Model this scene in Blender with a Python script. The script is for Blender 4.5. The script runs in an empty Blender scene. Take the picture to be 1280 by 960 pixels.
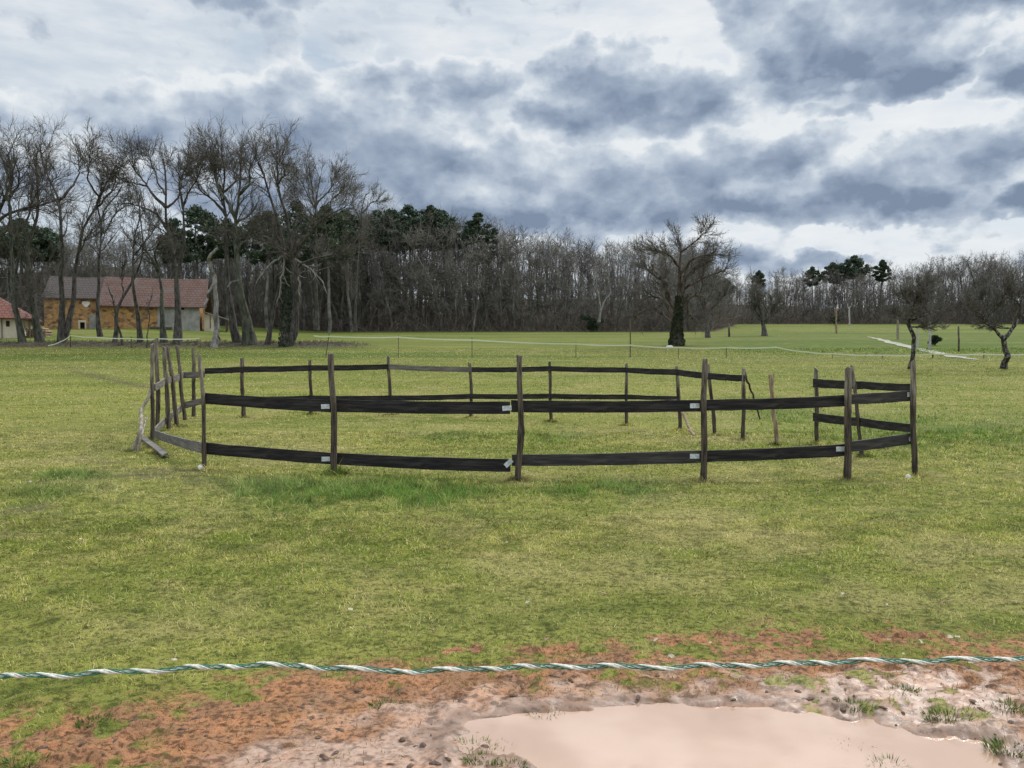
import bpy, math, random
import numpy as np
from mathutils import Vector

R = math.radians
SC = bpy.context.scene
F = 985.0                       # focal length in photograph pixels (1280 wide)
CH = 1.56                       # eye height
PITCH = math.atan(36.0 / F)

# ------------------------------------------------------------------ camera
cam_d = bpy.data.cameras.new('camera')
cam_d.sensor_width = 36.0
cam_d.lens = F / 1280.0 * 36.0
cam_d.clip_start = 0.05
cam_d.clip_end = 5000
cam = bpy.data.objects.new('camera', cam_d)
SC.collection.objects.link(cam)
cam.location = (0, 0, CH)
cam.rotation_euler = (math.pi / 2 - PITCH, 0, 0)
SC.camera = cam

SC.view_settings.view_transform = 'Standard'
SC.view_settings.look = 'None'
SC.view_settings.gamma = 1
SC.view_settings.use_curve_mapping = False
SC.view_settings.exposure = 0.26
SC.cycles.max_bounces = 4
SC.cycles.diffuse_bounces = 2
SC.cycles.glossy_bounces = 2
SC.cycles.transmission_bounces = 2
SC.cycles.transparent_max_bounces = 4

SUN_AZ, SUN_EL = R(38), R(42)    # azimuth to the right of the view direction
SUN_STRENGTH = 1.5
sun_d = bpy.data.lights.new('sun', 'SUN')
sun_d.energy = SUN_STRENGTH
sun_d.angle = R(12)
sun_d.color = (1.0, 0.95, 0.87)
sun = bpy.data.objects.new('sun', sun_d)
SC.collection.objects.link(sun)
sv = Vector((math.sin(SUN_AZ) * math.cos(SUN_EL), math.cos(SUN_AZ) * math.cos(SUN_EL), math.sin(SUN_EL)))
sun.rotation_euler = sv.to_track_quat('Z', 'Y').to_euler()
sun.location = (20, 10, 40)


class NT:
    """small node-tree writer"""
    def __init__(self, tree):
        self.t = tree

    def n(self, typ, **kw):
        nd = self.t.nodes.new(typ)
        for k, v in kw.items():
            setattr(nd, k, v)
        return nd

    def put(self, sock, v):
        if isinstance(v, bpy.types.NodeSocket):
            self.t.links.new(v, sock)
        elif v is not None:
            if hasattr(sock.default_value, '__len__'):
                v = tuple(v)
                if len(sock.default_value) == 4 and len(v) == 3:
                    v = v + (1,)
            sock.default_value = v

    def math(self, op, a, b=None, c=None, clamp=False):
        nd = self.n('ShaderNodeMath', operation=op, use_clamp=clamp)
        self.put(nd.inputs[0], a)
        if b is not None: self.put(nd.inputs[1], b)
        if c is not None: self.put(nd.inputs[2], c)
        return nd.outputs[0]

    def vec(self, op, a, b=None, s=None):
        nd = self.n('ShaderNodeVectorMath', operation=op)
        self.put(nd.inputs[0], a)
        if b is not None: self.put(nd.inputs[1], b)
        if s is not None: self.put(nd.inputs['Scale'], s)
        return nd.outputs['Value'] if op in ('DOT_PRODUCT', 'LENGTH') else nd.outputs[0]

    def comb(self, x, y, z):
        nd = self.n('ShaderNodeCombineXYZ')
        for i, v in enumerate((x, y, z)): self.put(nd.inputs[i], v)
        return nd.outputs[0]

    def sep(self, v):
        nd = self.n('ShaderNodeSeparateXYZ')
        self.put(nd.inputs[0], v)
        return nd.outputs

    def noise(self, v, scale, detail=4, rough=0.55, color=False, dist=0.0, dim='3D'):
        nd = self.n('ShaderNodeTexNoise', noise_dimensions=dim)
        self.put(nd.inputs['Vector'], v)
        nd.inputs['Scale'].default_value = scale
        nd.inputs['Detail'].default_value = detail
        nd.inputs['Roughness'].default_value = rough
        nd.inputs['Distortion'].default_value = dist
        return nd.outputs['Color' if color else 'Fac']

    def smooth(self, v, a, b, lo=0.0, hi=1.0):
        nd = self.n('ShaderNodeMapRange', interpolation_type='SMOOTHSTEP')
        self.put(nd.inputs[0], v)
        nd.inputs[1].default_value = a
        nd.inputs[2].default_value = b
        nd.inputs[3].default_value = lo
        nd.inputs[4].default_value = hi
        return nd.outputs[0]

    def mix(self, f, a, b, blend='MIX'):
        nd = self.n('ShaderNodeMix', data_type='RGBA', blend_type=blend)
        self.put(nd.inputs[0], f)
        self.put(nd.inputs[6], a)
        self.put(nd.inputs[7], b)
        return nd.outputs[2]

    def attr(self, name, out='Fac'):
        nd = self.n('ShaderNodeAttribute', attribute_name=name)
        return nd.outputs[out]


# ------------------------------------------------------------------ world sky
def azel(px, py):
    az = math.atan((px - 640) / F)
    return az, math.atan((444 - py) / F * math.cos(az))


CLOUDS = [  # centre x, y, radius x, y (photo pixels), strength
    (200, 160, 110, 36, 0.7), (310, 165, 190, 62, 1.1), (440, 185, 185, 84, 1.4), (525, 185, 85, 68, 1.5), (560, 112, 80, 34, 1.0), (610, 112, 60, 28, 0.9),
    (430, 240, 230, 52, 1.3), (640, 225, 190, 52, 1.3), (780, 235, 200, 58, 1.4), (650, 262, 180, 30, 1.3), (860, 262, 170, 28, 1.2),
    (760, 125, 125, 62, 1.5), (860, 130, 85, 46, 1.35), (700, 145, 80, 36, 1.3),
    (880, 215, 130, 50, 1.3), (985, 200, 70, 40, 1.5), (985, 245, 80, 38, 1.1),
    (1080, 248, 140, 34, 1.4), (1150, 208, 100, 38, 1.4), (1230, 186, 85, 30, 1.4), (1275, 255, 40, 20, 1.2),
    (1050, 68, 130, 58, 1.6), (1110, 92, 75, 34, 1.4), (1130, 5, 230, 36, 1.4), (960, 20, 90, 40, 0.8),
    (1290, 85, 60, 38, 1.5), (300, -4, 70, 26, 1.0), (1015, 332, 70, 12, 0.8), (930, 315, 60, 20, 0.7),
    (1030, 146, 40, 10, 0.8), (355, 55, 34, 24, 0.5), (450, 60, 80, 20, 0.45), (60, 135, 40, 18, 0.4),
    (-200, 150, 230, 80, 1.1), (1520, 130, 200, 80, 1.3),
]

world = bpy.data.worlds.new('World')
SC.world = world
world.use_nodes = True
wt = world.node_tree
wt.nodes.clear()


def density_group():
    g = bpy.data.node_groups.new('cloud_density', 'ShaderNodeTree')
    g.interface.new_socket('Vector', in_out='INPUT', socket_type='NodeSocketVector')
    g.interface.new_socket('Density', in_out='OUTPUT', socket_type='NodeSocketFloat')
    t = NT(g)
    gi, go = t.n('NodeGroupInput'), t.n('NodeGroupOutput')
    p = gi.outputs[0]
    st = t.vec('ADD', t.vec('MULTIPLY', p, (1.0, 1.5, 1.0)), (7.37, 4.13, 0))
    w1 = t.vec('SUBTRACT', t.noise(st, 9.0, 3, 0.5, color=True, dim='2D'), (0.5, 0.5, 0.5))
    w2 = t.vec('SUBTRACT', t.noise(st, 34.0, 3, 0.6, color=True, dim='2D'), (0.5, 0.5, 0.5))
    q = t.vec('ADD', p, t.vec('ADD', t.vec('MULTIPLY', w1, (0.065, 0.040, 0)), t.vec('MULTIPLY', w2, (0.030, 0.022, 0))))
    acc = None
    for (cx, cy, rx, ry, w) in CLOUDS:
        a, b = azel(cx, cy)
        d = t.vec('MULTIPLY', t.vec('SUBTRACT', q, (a, b, 0)), (F / rx / 1.12, F / ry / 1.12, 0))
        r2 = t.vec('DOT_PRODUCT', d, d)
        e = t.math('MULTIPLY_ADD', t.math('MINIMUM', r2, 1.35), -w, w)
        if acc is None:
            acc = e
        else:
            nd = t.n('ShaderNodeMath', operation='SMOOTH_MAX')
            t.put(nd.inputs[0], acc); t.put(nd.inputs[1], e); nd.inputs[2].default_value = 0.25
            acc = nd.outputs[0]
    # above the picture the cover is general
    el = t.sep(p)[1]
    gen = t.math('MULTIPLY_ADD', t.noise(st, 4.2, 4, 0.55, dim='2D'), 3.4, -1.75)
    up = t.smooth(el, 0.42, 0.55)
    gen = t.math('SUBTRACT', gen, t.math('MULTIPLY_ADD', up, -1.2, 1.2))
    acc = t.math('MAXIMUM', acc, gen)
    f = t.math('ADD', t.math('MULTIPLY_ADD', t.noise(st, 13.0, 7, 0.60, dim='2D'), 0.72, -0.28), t.math('MULTIPLY_ADD', t.noise(st, 5.0, 2, 0.5, dim='2D'), 0.6, -0.27))
    vo = t.n('ShaderNodeTexVoronoi', voronoi_dimensions='2D', feature='SMOOTH_F1')
    t.put(vo.inputs['Vector'], t.vec('ADD', st, t.vec('SCALE', w2, s=0.03)))
    vo.inputs['Scale'].default_value = 15.0
    vo.inputs['Detail'].default_value = 2.0
    vo.inputs['Roughness'].default_value = 0.5
    vo.inputs['Smoothness'].default_value = 0.35
    f = t.math('ADD', f, t.math('MULTIPLY_ADD', vo.outputs['Distance'], -0.65, 0.30))
    dn = t.math('ADD', acc, f)
    t.put(go.inputs[0], dn)
    return g


W = NT(wt)
tc = W.n('ShaderNodeTexCoord')
sx, sy, sz = W.sep(tc.outputs['Generated'])[:3]
az = W.math('ARCTAN2', sx, sy)
el = W.math('ARCSINE', sz)
p = W.comb(az, el, 0.0)
pn_ = W.vec('ADD', p, (5.31, 3.77, 0))
DG = density_group()


def dens(v):
    nd = W.n('ShaderNodeGroup', node_tree=DG)
    W.put(nd.inputs[0], v)
    return nd.outputs[0]


d0 = dens(p)
d1 = dens(W.vec('ADD', p, (-0.008, -0.026, 0)))
alpha = W.smooth(d0, -0.08, 0.26)
thick = W.smooth(d0, -0.1, 1.9)
diff = W.math('SUBTRACT', d1, d0)                       # >0 at tops
inner = W.noise(W.vec('MULTIPLY', pn_, (1.0, 1.9, 1)), 7.0, 4, 0.55, dim='2D')
fac = W.math('ADD', W.math('MULTIPLY_ADD', thick, 0.50, W.math('MULTIPLY_ADD', inner, 0.5, -0.02)), W.math('MULTIPLY', diff, -0.40))
fac = W.math('MINIMUM', W.math('MAXIMUM', fac, 0.0), 1.0)
ramp = W.n('ShaderNodeValToRGB')
W.put(ramp.inputs[0], fac)
cr = ramp.color_ramp
cr.elements[0].position = 0.0; cr.elements[0].color = (0.68, 0.71, 0.735, 1)
cr.elements[1].position = 1.0; cr.elements[1].color = (0.175, 0.228, 0.318, 1)
e = cr.elements.new(0.28); e.color = (0.47, 0.53, 0.60, 1)
e = cr.elements.new(0.62); e.color = (0.30, 0.36, 0.455, 1)
veil = W.noise(W.vec('MULTIPLY', pn_, (1.0, 2.6, 1)), 3.4, 4, 0.55, dim='2D')
veil2 = W.noise(W.vec('MULTIPLY', pn_, (1.0, 4.0, 1)), 11.0, 4, 0.6, dim='2D')
vf = W.math('ADD', W.math('MULTIPLY', veil, 0.75), W.math('MULTIPLY', veil2, 0.35))
right = W.smooth(az, -0.15, 0.5)
vf = W.math('ADD', vf, W.math('MULTIPLY', right, 0.16))
vf = W.smooth(vf, 0.30, 0.92)
nish = W.n('ShaderNodeTexSky', sky_type='NISHITA')
nish.sun_disc = False
nish.sun_elevation = SUN_EL
nish.sun_rotation = SUN_AZ
nish.air_density = 1.0
blue = W.mix(0.80, W.mix(1.0, nish.outputs[0], (0.09, 0.09, 0.09), 'MULTIPLY'), (0.46, 0.535, 0.61))
back = W.mix(vf, blue, (0.73, 0.745, 0.755))
sky = W.mix(alpha, back, ramp.outputs[0])
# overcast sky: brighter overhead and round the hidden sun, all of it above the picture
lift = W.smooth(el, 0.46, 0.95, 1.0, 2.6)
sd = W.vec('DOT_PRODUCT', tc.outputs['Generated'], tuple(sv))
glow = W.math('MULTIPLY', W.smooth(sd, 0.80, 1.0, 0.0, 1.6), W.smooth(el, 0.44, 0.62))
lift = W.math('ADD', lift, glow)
below = W.smooth(el, -0.06, 0.0)
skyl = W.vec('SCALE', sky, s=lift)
skyl = W.mix(below, (0.10, 0.10, 0.07), skyl)
bg = W.n('ShaderNodeBackground')
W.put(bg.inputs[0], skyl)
bg.inputs[1].default_value = 1.0
wo = W.n('ShaderNodeOutputWorld')
wt.links.new(bg.outputs[0], wo.inputs[0])
world.cycles.sampling_method = 'MANUAL'
world.cycles.sample_map_resolution = 512

# ------------------------------------------------------------------ projection helpers
CP, SP = math.cos(PITCH), math.sin(PITCH)


def ray(px, py):
    u, v = (px - 640) / F, (480 - py) / F
    return u, CP + v * SP, -SP + v * CP


def at(px, py, Y):
    x, y, z = ray(px, py)
    t = Y / y
    return np.array((x * t, Y, CH + z * t))


def flat(px, py, z=0.0):
    x, y, zz = ray(px, py)
    t = (z - CH) / zz
    return np.array((x * t, y * t, z))


def to_px(x, y, z):
    zz = z - CH
    f = y * CP - zz * SP
    v = y * SP + zz * CP
    f = np.maximum(f, 0.05)
    return 640 + x / f * F, 480 - v / f * F


# ------------------------------------------------------------------ noise
def hash2(ix, iy, seed):
    h = (ix.astype(np.int64) * 374761393 + iy.astype(np.int64) * 668265263 + seed * 1442695041) & 0xFFFFFFFF
    h = ((h ^ (h >> 13)) * 1274126177) & 0xFFFFFFFF
    h = h ^ (h >> 16)
    return (h & 0xFFFF) / 65535.0


def vnoise(x, y, seed=0):
    ix, iy = np.floor(x), np.floor(y)
    fx, fy = x - ix, y - iy
    ix, iy = ix.astype(np.int64), iy.astype(np.int64)
    fx = fx * fx * (3 - 2 * fx); fy = fy * fy * (3 - 2 * fy)
    a = hash2(ix, iy, seed); b = hash2(ix + 1, iy, seed)
    c = hash2(ix, iy + 1, seed); d = hash2(ix + 1, iy + 1, seed)
    return (a * (1 - fx) + b * fx) * (1 - fy) + (c * (1 - fx) + d * fx) * fy


def fbm(x, y, oct=4, seed=0, gain=0.5):
    s, a, n = 0.0, 1.0, 0.0
    for i in range(oct):
        s = s + a * vnoise(x * 2 ** i + 17.3 * i, y * 2 ** i + 5.1 * i, seed + i)
        n += a; a *= gain
    return s / n


def sstep(a, b, x):
    t = np.clip((x - a) / (b - a), 0, 1)
    return t * t * (3 - 2 * t)


# ------------------------------------------------------------------ terrain and its fields
TY = np.array([-400, 25, 32, 40, 50, 60, 68, 80, 100, 118, 150, 170, 250, 1000, 4000.])
TZ = np.array([0, 0, 0.30, 0.80, 1.35, 1.95, 2.50, 3.10, 4.10, 5.05, 7.0, 8.3, 11.5, 16, 30.])


def base_z(x, y):
    z = (np.interp(y - 2.5, TY, TZ) + np.interp(y, TY, TZ) + np.interp(y + 2.5, TY, TZ)) / 3
    z = z + 0.95 * sstep(25, 45, -x) * sstep(70, 92, y)
    # leaf bank under the left row of trees
    z = z + 0.30 * np.exp(-((y - 66.0) / 1.6) ** 2) * sstep(10, 16, -x)
    z = z + 0.10 * np.exp(-(((x + 4.6) / 2.2) ** 2 + ((y - 9.2) / 1.3) ** 2))
    ed = np.interp(x, [-200, -31, 30, 48, 200], [109, 118, 119, 169, 169])
    z = z + (2.2 + 3.4 * vnoise(x * 0.06, y * 0.05, 5)) * (1 + 0.9 * sstep(20, 45, -x)) * sstep(10, 45, y - ed) + 1.0 * sstep(0, 8, y - ed)
    return z


WATER_Z = -0.014


def fields(x, y):
    """mud, wet, water, lush, dry, litter in 0..1 plus height"""
    x = np.asarray(x, float); y = np.asarray(y, float)
    px, py = to_px(x, np.maximum(y, 0.8), np.zeros_like(x))
    n1 = fbm(x * 2.2, y * 2.2, 4, 3); n2 = fbm(x * 9, y * 9, 4, 11); n3 = fbm(x * 0.6, y * 0.6, 3, 29)
    yb = np.interp(px, [-600, 0, 150, 300, 420, 600, 900, 960, 1280, 2000], [905, 905, 893, 872, 848, 834, 818, 806, 800, 800])
    mud = sstep(-58, 52, (py - yb) + (n1 - 0.5) * 95 + (n2 - 0.5) * 120)
    mud = np.where(y > 6.5, 0, mud)
    # worn, muddy patches beyond the edge, on the right
    pt = np.exp(-(((px - 1000) / 330) ** 2 + ((py - 800) / 16) ** 2)) * 1.2
    pt = np.maximum(pt, np.exp(-(((px - 640) / 160) ** 2 + ((py - 812) / 14) ** 2)))
    mud = np.maximum(mud, np.where(y < 7, sstep(0.50, 0.9, pt * 0.8 + (n2 - 0.5) * 1.3 + (n1 - .5) * .6), 0))
    grn = sstep(350, 100, px) * sstep(0.50, 0.62, n2 * 0.6 + n1 * 0.4)
    grn = np.maximum(grn, 0.52 * sstep(0.56, 0.66, n2 * 0.75 + n1 * 0.25) * sstep(500, 1000, px) + 0.35 * sstep(0.60, 0.68, n2))
    mud = mud * (1 - 0.8 * np.clip(grn, 0, 1))
    # puddle
    def ell(cx, cy, rx, ry):
        return 1 - np.sqrt(((px - cx) / rx) ** 2 + ((py - cy) / ry) ** 2)
    wob = (n1 - 0.5) * 0.50 + (n2 - 0.5) * 0.50
    e = np.maximum(np.maximum(ell(845, 922, 290, 50), ell(905, 990, 290, 100)), ell(700, 908, 130, 24))
    e2 = np.maximum(ell(1160, 948, 120, 36), ell(1060, 985, 110, 55)) + (n2 - 0.5) * 0.7
    water = np.maximum(e + wob * 0.6, e2 - 0.05)
    water = np.where(y > 4.2, -1, water)
    wet = sstep(-0.75, -0.05, water + (n2 - 0.5) * 0.8)
    wet = np.maximum(wet, sstep(0.2, 0.7, mud * np.exp(-(((px - 480) / 210) ** 2 + ((py - 950) / 30) ** 2)) * 1.3 + (n2 - .5) * .6))
    wet = np.maximum(wet, sstep(0.35, 0.8, mud * np.exp(-(((px - 1150) / 230) ** 2 + ((py - 880) / 60) ** 2)) * 1.1 + (n2 - .5) * .9))
    # lush and dry grass
    lush = 0 * x
    for (cx, cy, rx, ry, w) in ((390, 622, 130, 20, 1.0), (520, 618, 90, 20, 1.0), (760, 612, 90, 12, .8), (90, 603, 50, 8, .9), (60, 625, 90, 14, .5),
                                (1180, 540, 200, 26, .55), (690, 548, 60, 6, .5), (560, 545, 60, 6, .4), (980, 520, 60, 16, .5), (1000, 425, 170, 7, .7)):
        lush = np.maximum(lush, w * np.exp(-(((px - cx) / rx) ** 2 + ((py - cy) / ry) ** 2)))
    lush = np.maximum(lush, 0.62 * sstep(0.20, 0.30, x / np.maximum(y, 1)) * sstep(50, 60, y) * sstep(125, 100, y))
    lush = np.clip(lush * 1.5 * sstep(0.36, 0.62, n1 * 0.5 + n2 * 0.5 + 0.12 * lush), 0, 1)
    dry = sstep(0.48, 0.72, n3 * 0.6 + n1 * 0.4)
    for (cx, cy, rx, ry, w) in ((150, 600, 130, 16, .7), (90, 550, 160, 22, .55), (330, 560, 70, 25, .6), (900, 550, 90, 5, 1.2), (760, 652, 380, 7, .3),
                                (700, 470, 500, 9, .25), (560, 770, 400, 30, .35)):
        dry = np.maximum(dry, w * np.exp(-(((px - cx) / rx) ** 2 + ((py - cy) / ry) ** 2)) * (0.5 + n1))
    dry = np.clip(dry, 0, 1)
    # leaf litter: bank under the trees and the wood's floor
    sx_, sy_ = 8.3, -9.0
    tt_ = np.clip(((x + 22.5) * sx_ + (y - 40) * sy_) / (sx_ ** 2 + sy_ ** 2), 0, 1)
    rut = np.exp(-(((x + 22.5 - tt_ * sx_) ** 2 + (y - 40 - tt_ * sy_) ** 2) / 0.05)) * 0.9
    wx = np.interp(x, [-200, -31, 30, 48, 200], [108, 117, 118, 168, 168])
    lit = np.maximum(np.exp(-((y - 65.5) / 2.2) ** 2) * sstep(10.5, 15, -x) * 1.25, sstep(-1.5, 1.0, y - wx))
    for (cx, cy, rx, ry, w) in ((190, 592, 100, 24, .75), (60, 640, 90, 12, .5), (250, 625, 60, 10, .4), (100, 560, 60, 10, .4)):
        lit = np.maximum(lit, w * np.exp(-(((px - cx) / rx) ** 2 + ((py - cy) / ry) ** 2)) * sstep(0.46, 0.62, n1 * .5 + n2 * .5))
    lit = np.maximum(lit, rut)
    lit = np.clip(lit * (0.7 + 0.6 * n1), 0, 1)
    z = base_z(x, y)
    near = sstep(30, 9, y)
    z = z + (fbm(x * 1.1, y * 1.1, 3, 41) - 0.5) * 0.07 * near + (fbm(x * 6, y * 6, 4, 43) - 0.5) * 0.045 * near
    # mud: churned lumps and dents
    lump = np.abs(fbm(x * 7, y * 9, 4, 51) - 0.5) * 2
    clod = fbm(x * 22, y * 26, 4, 57) - 0.5
    z = np.where(y < 7, z + mud * ((lump - 0.35) * 0.062 * (1 - 0.4 * wet) + clod * 0.050 * (1 - 0.75 * wet)), z)
    pool = sstep(-0.25, 0.22, water)
    shore = fbm(x * 6, y * 10, 4, 63) - 0.5
    flatz = 0.006 + (-0.045 * sstep(-0.05, 0.35, water)) + (shore * 0.085 + clod * 0.020) * (1 - 0.75 * sstep(0.05, 0.32, water))
    z = np.where(y < 7, np.maximum(z, WATER_Z + 0.003 + 0.010 * n2), z)
    z = np.where(y < 4.5, z * (1 - pool) + (flatz - 0.012) * pool, z)
    return dict(mud=mud, wet=np.clip(wet, 0, 1), water=water, lush=lush, dry=dry, litter=lit, z=z, edge=np.exp(-((water + 0.02) / 0.10) ** 2))


def gz(x, y):
    return float(base_z(np.array([float(x)]), np.array([float(y)]))[0])


def gz_full(x, y):
    return float(fields(np.array([float(x)]), np.array([float(y)]))['z'][0])


def ground_at(px, Y):
    """ground point seen in column px at distance Y"""
    x = (px - 640) / F * Y
    return x, Y, gz(x, Y)


# ------------------------------------------------------------------ object helpers
def link(o):
    SC.collection.objects.link(o)
    return o


def tag(o, label=None, cat=None, group=None, kind=None):
    if label: o['label'] = label
    if cat: o['category'] = cat
    if group: o['group'] = group
    if kind: o['kind'] = kind
    return o


def empty(name, loc, label=None, cat=None, group=None, kind=None, rz=0.0):
    o = link(bpy.data.objects.new(name, None))
    o.empty_display_size = 0.2
    o.location = loc
    o.rotation_euler = (0, 0, rz)
    return tag(o, label, cat, group, kind)


def np_mesh(name, V, quads=None, tris=None, mat=None, smooth=False, attrs=None):
    me = bpy.data.meshes.new(name)
    V = np.asarray(V, np.float32).reshape(-1, 3)
    loops, starts, tot = [], [], 0
    if quads is not None and len(quads):
        q = np.asarray(quads, np.int32).reshape(-1, 4)
        loops.append(q.ravel()); starts.append(np.arange(len(q)) * 4); tot = len(q) * 4
    if tris is not None and len(tris):
        t = np.asarray(tris, np.int32).reshape(-1, 3)
        loops.append(t.ravel()); starts.append(tot + np.arange(len(t)) * 3)
    loops = np.concatenate(loops); starts = np.concatenate(starts)
    me.vertices.add(len(V)); me.vertices.foreach_set('co', V.ravel())
    me.loops.add(len(loops)); me.loops.foreach_set('vertex_index', loops.astype(np.int32))
    me.polygons.add(len(starts)); me.polygons.foreach_set('loop_start', starts.astype(np.int32))
    if attrs:
        for k, a in attrs.items():
            a = np.asarray(a, np.float32)
            if a.ndim == 2:
                at_ = me.attributes.new(k, 'FLOAT_COLOR', 'POINT')
                at_.data.foreach_set('color', np.concatenate([a, np.ones((len(a), 1), np.float32)], 1).ravel())
            else:
                at_ = me.attributes.new(k, 'FLOAT', 'POINT')
                at_.data.foreach_set('value', a)
    me.update(calc_edges=True)
    me.polygons.foreach_set('use_smooth', np.full(len(me.polygons), bool(smooth)))
    if mat: me.materials.append(mat)
    return me


def obj(name, me, parent=None):
    o = link(bpy.data.objects.new(name, me))
    if parent is not None:
        o.parent = parent
    return o


class MB:
    """collects vertices and faces of one part (local coordinates given by origin)"""
    def __init__(self, org=(0, 0, 0)):
        self.v, self.q, self.t, self.n, self.o = [], [], [], 0, np.array(org, float)

    def add(self, V, Q=None, T=None):
        V = np.asarray(V, float).reshape(-1, 3) - self.o
        if Q is not None and len(Q): self.q.append(np.asarray(Q) + self.n)
        if T is not None and len(T): self.t.append(np.asarray(T) + self.n)
        self.v.append(V); self.n += len(V)

    def box(self, a, b):
        x0, y0, z0 = a; x1, y1, z1 = b
        V = [(x0, y0, z0), (x1, y0, z0), (x1, y1, z0), (x0, y1, z0), (x0, y0, z1), (x1, y0, z1), (x1, y1, z1), (x0, y1, z1)]
        self.add(V, [(0, 3, 2, 1), (4, 5, 6, 7), (0, 1, 5, 4), (1, 2, 6, 5), (2, 3, 7, 6), (3, 0, 4, 7)])

    def build(self, name, mat, parent=None, smooth=False):
        V = np.concatenate(self.v)
        q = np.concatenate(self.q) if self.q else None
        t = np.concatenate(self.t) if self.t else None
        return obj(name, np_mesh(name, V, q, t, mat, smooth), parent)


def tubes(P, Rr, k=4, cap=False):
    """P (M,N,3) polylines, Rr (M,N) radii -> V, Q"""
    P = np.asarray(P, float); Rr = np.asarray(Rr, float)
    M, N, _ = P.shape
    T = np.gradient(P, axis=1)
    T /= np.linalg.norm(T, axis=2, keepdims=True) + 1e-9
    ref = np.where(np.abs(T[:, :1, 2:3]) > 0.8, np.array([1.0, 0.15, 0]), np.array([0.1, 0.1, 1.0]))
    ref = np.repeat(ref, N, 1)
    A = np.cross(T, ref); A /= np.linalg.norm(A, axis=2, keepdims=True) + 1e-9
    B = np.cross(T, A)
    th = np.arange(k) / k * 2 * np.pi
    V = P[:, :, None, :] + Rr[:, :, None, None] * (A[:, :, None, :] * np.cos(th)[None, None, :, None] + B[:, :, None, :] * np.sin(th)[None, None, :, None])
    V = V.reshape(-1, 3)
    m, n, j = np.meshgrid(np.arange(M), np.arange(N - 1), np.arange(k), indexing='ij')
    b0 = (m * N + n) * k
    j2 = (j + 1) % k
    Q = np.stack([b0 + j, b0 + j2, b0 + k + j2, b0 + k + j], -1).reshape(-1, 4)
    return V, Q


# ------------------------------------------------------------------ materials
def new_mat(name):
    m = bpy.data.materials.new(name)
    m.use_nodes = True
    m.node_tree.nodes.clear()
    t = NT(m.node_tree)
    b = t.n('ShaderNodeBsdfPrincipled')
    o = t.n('ShaderNodeOutputMaterial')
    m.node_tree.links.new(b.outputs[0], o.inputs[0])
    return m, t, b


def bump(t, b, h, strength, dist=0.02):
    nd = t.n('ShaderNodeBump')
    nd.inputs['Strength'].default_value = strength
    nd.inputs['Distance'].default_value = dist
    t.put(nd.inputs['Height'], h)
    t.put(b.inputs['Normal'], nd.outputs[0])


def simple_mat(name, c1, c2, scale=8, rough=0.8, bstr=0.3, bdist=0.01, stretch=(1, 1, 1), detail=5, spec=0.3, metal=0.0, lo=0.35, hi=0.65):
    m, t, b = new_mat(name)
    co = t.n('ShaderNodeTexCoord').outputs['Object']
    v = t.vec('MULTIPLY', co, stretch)
    n = t.noise(v, scale, detail, 0.6)
    t.put(b.inputs['Base Color'], t.mix(t.smooth(n, lo, hi), c1, c2))
    b.inputs['Roughness'].default_value = rough
    b.inputs['Specular IOR Level'].default_value = spec
    b.inputs['Metallic'].default_value = metal
    if bstr: bump(t, b, n, bstr, bdist)
    return m


GRASS_A = (0.155, 0.180, 0.030)
GRASS_B = (0.265, 0.265, 0.062)
LUSH = (0.065, 0.125, 0.020)
DRYC = (0.33, 0.285, 0.11)


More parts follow.
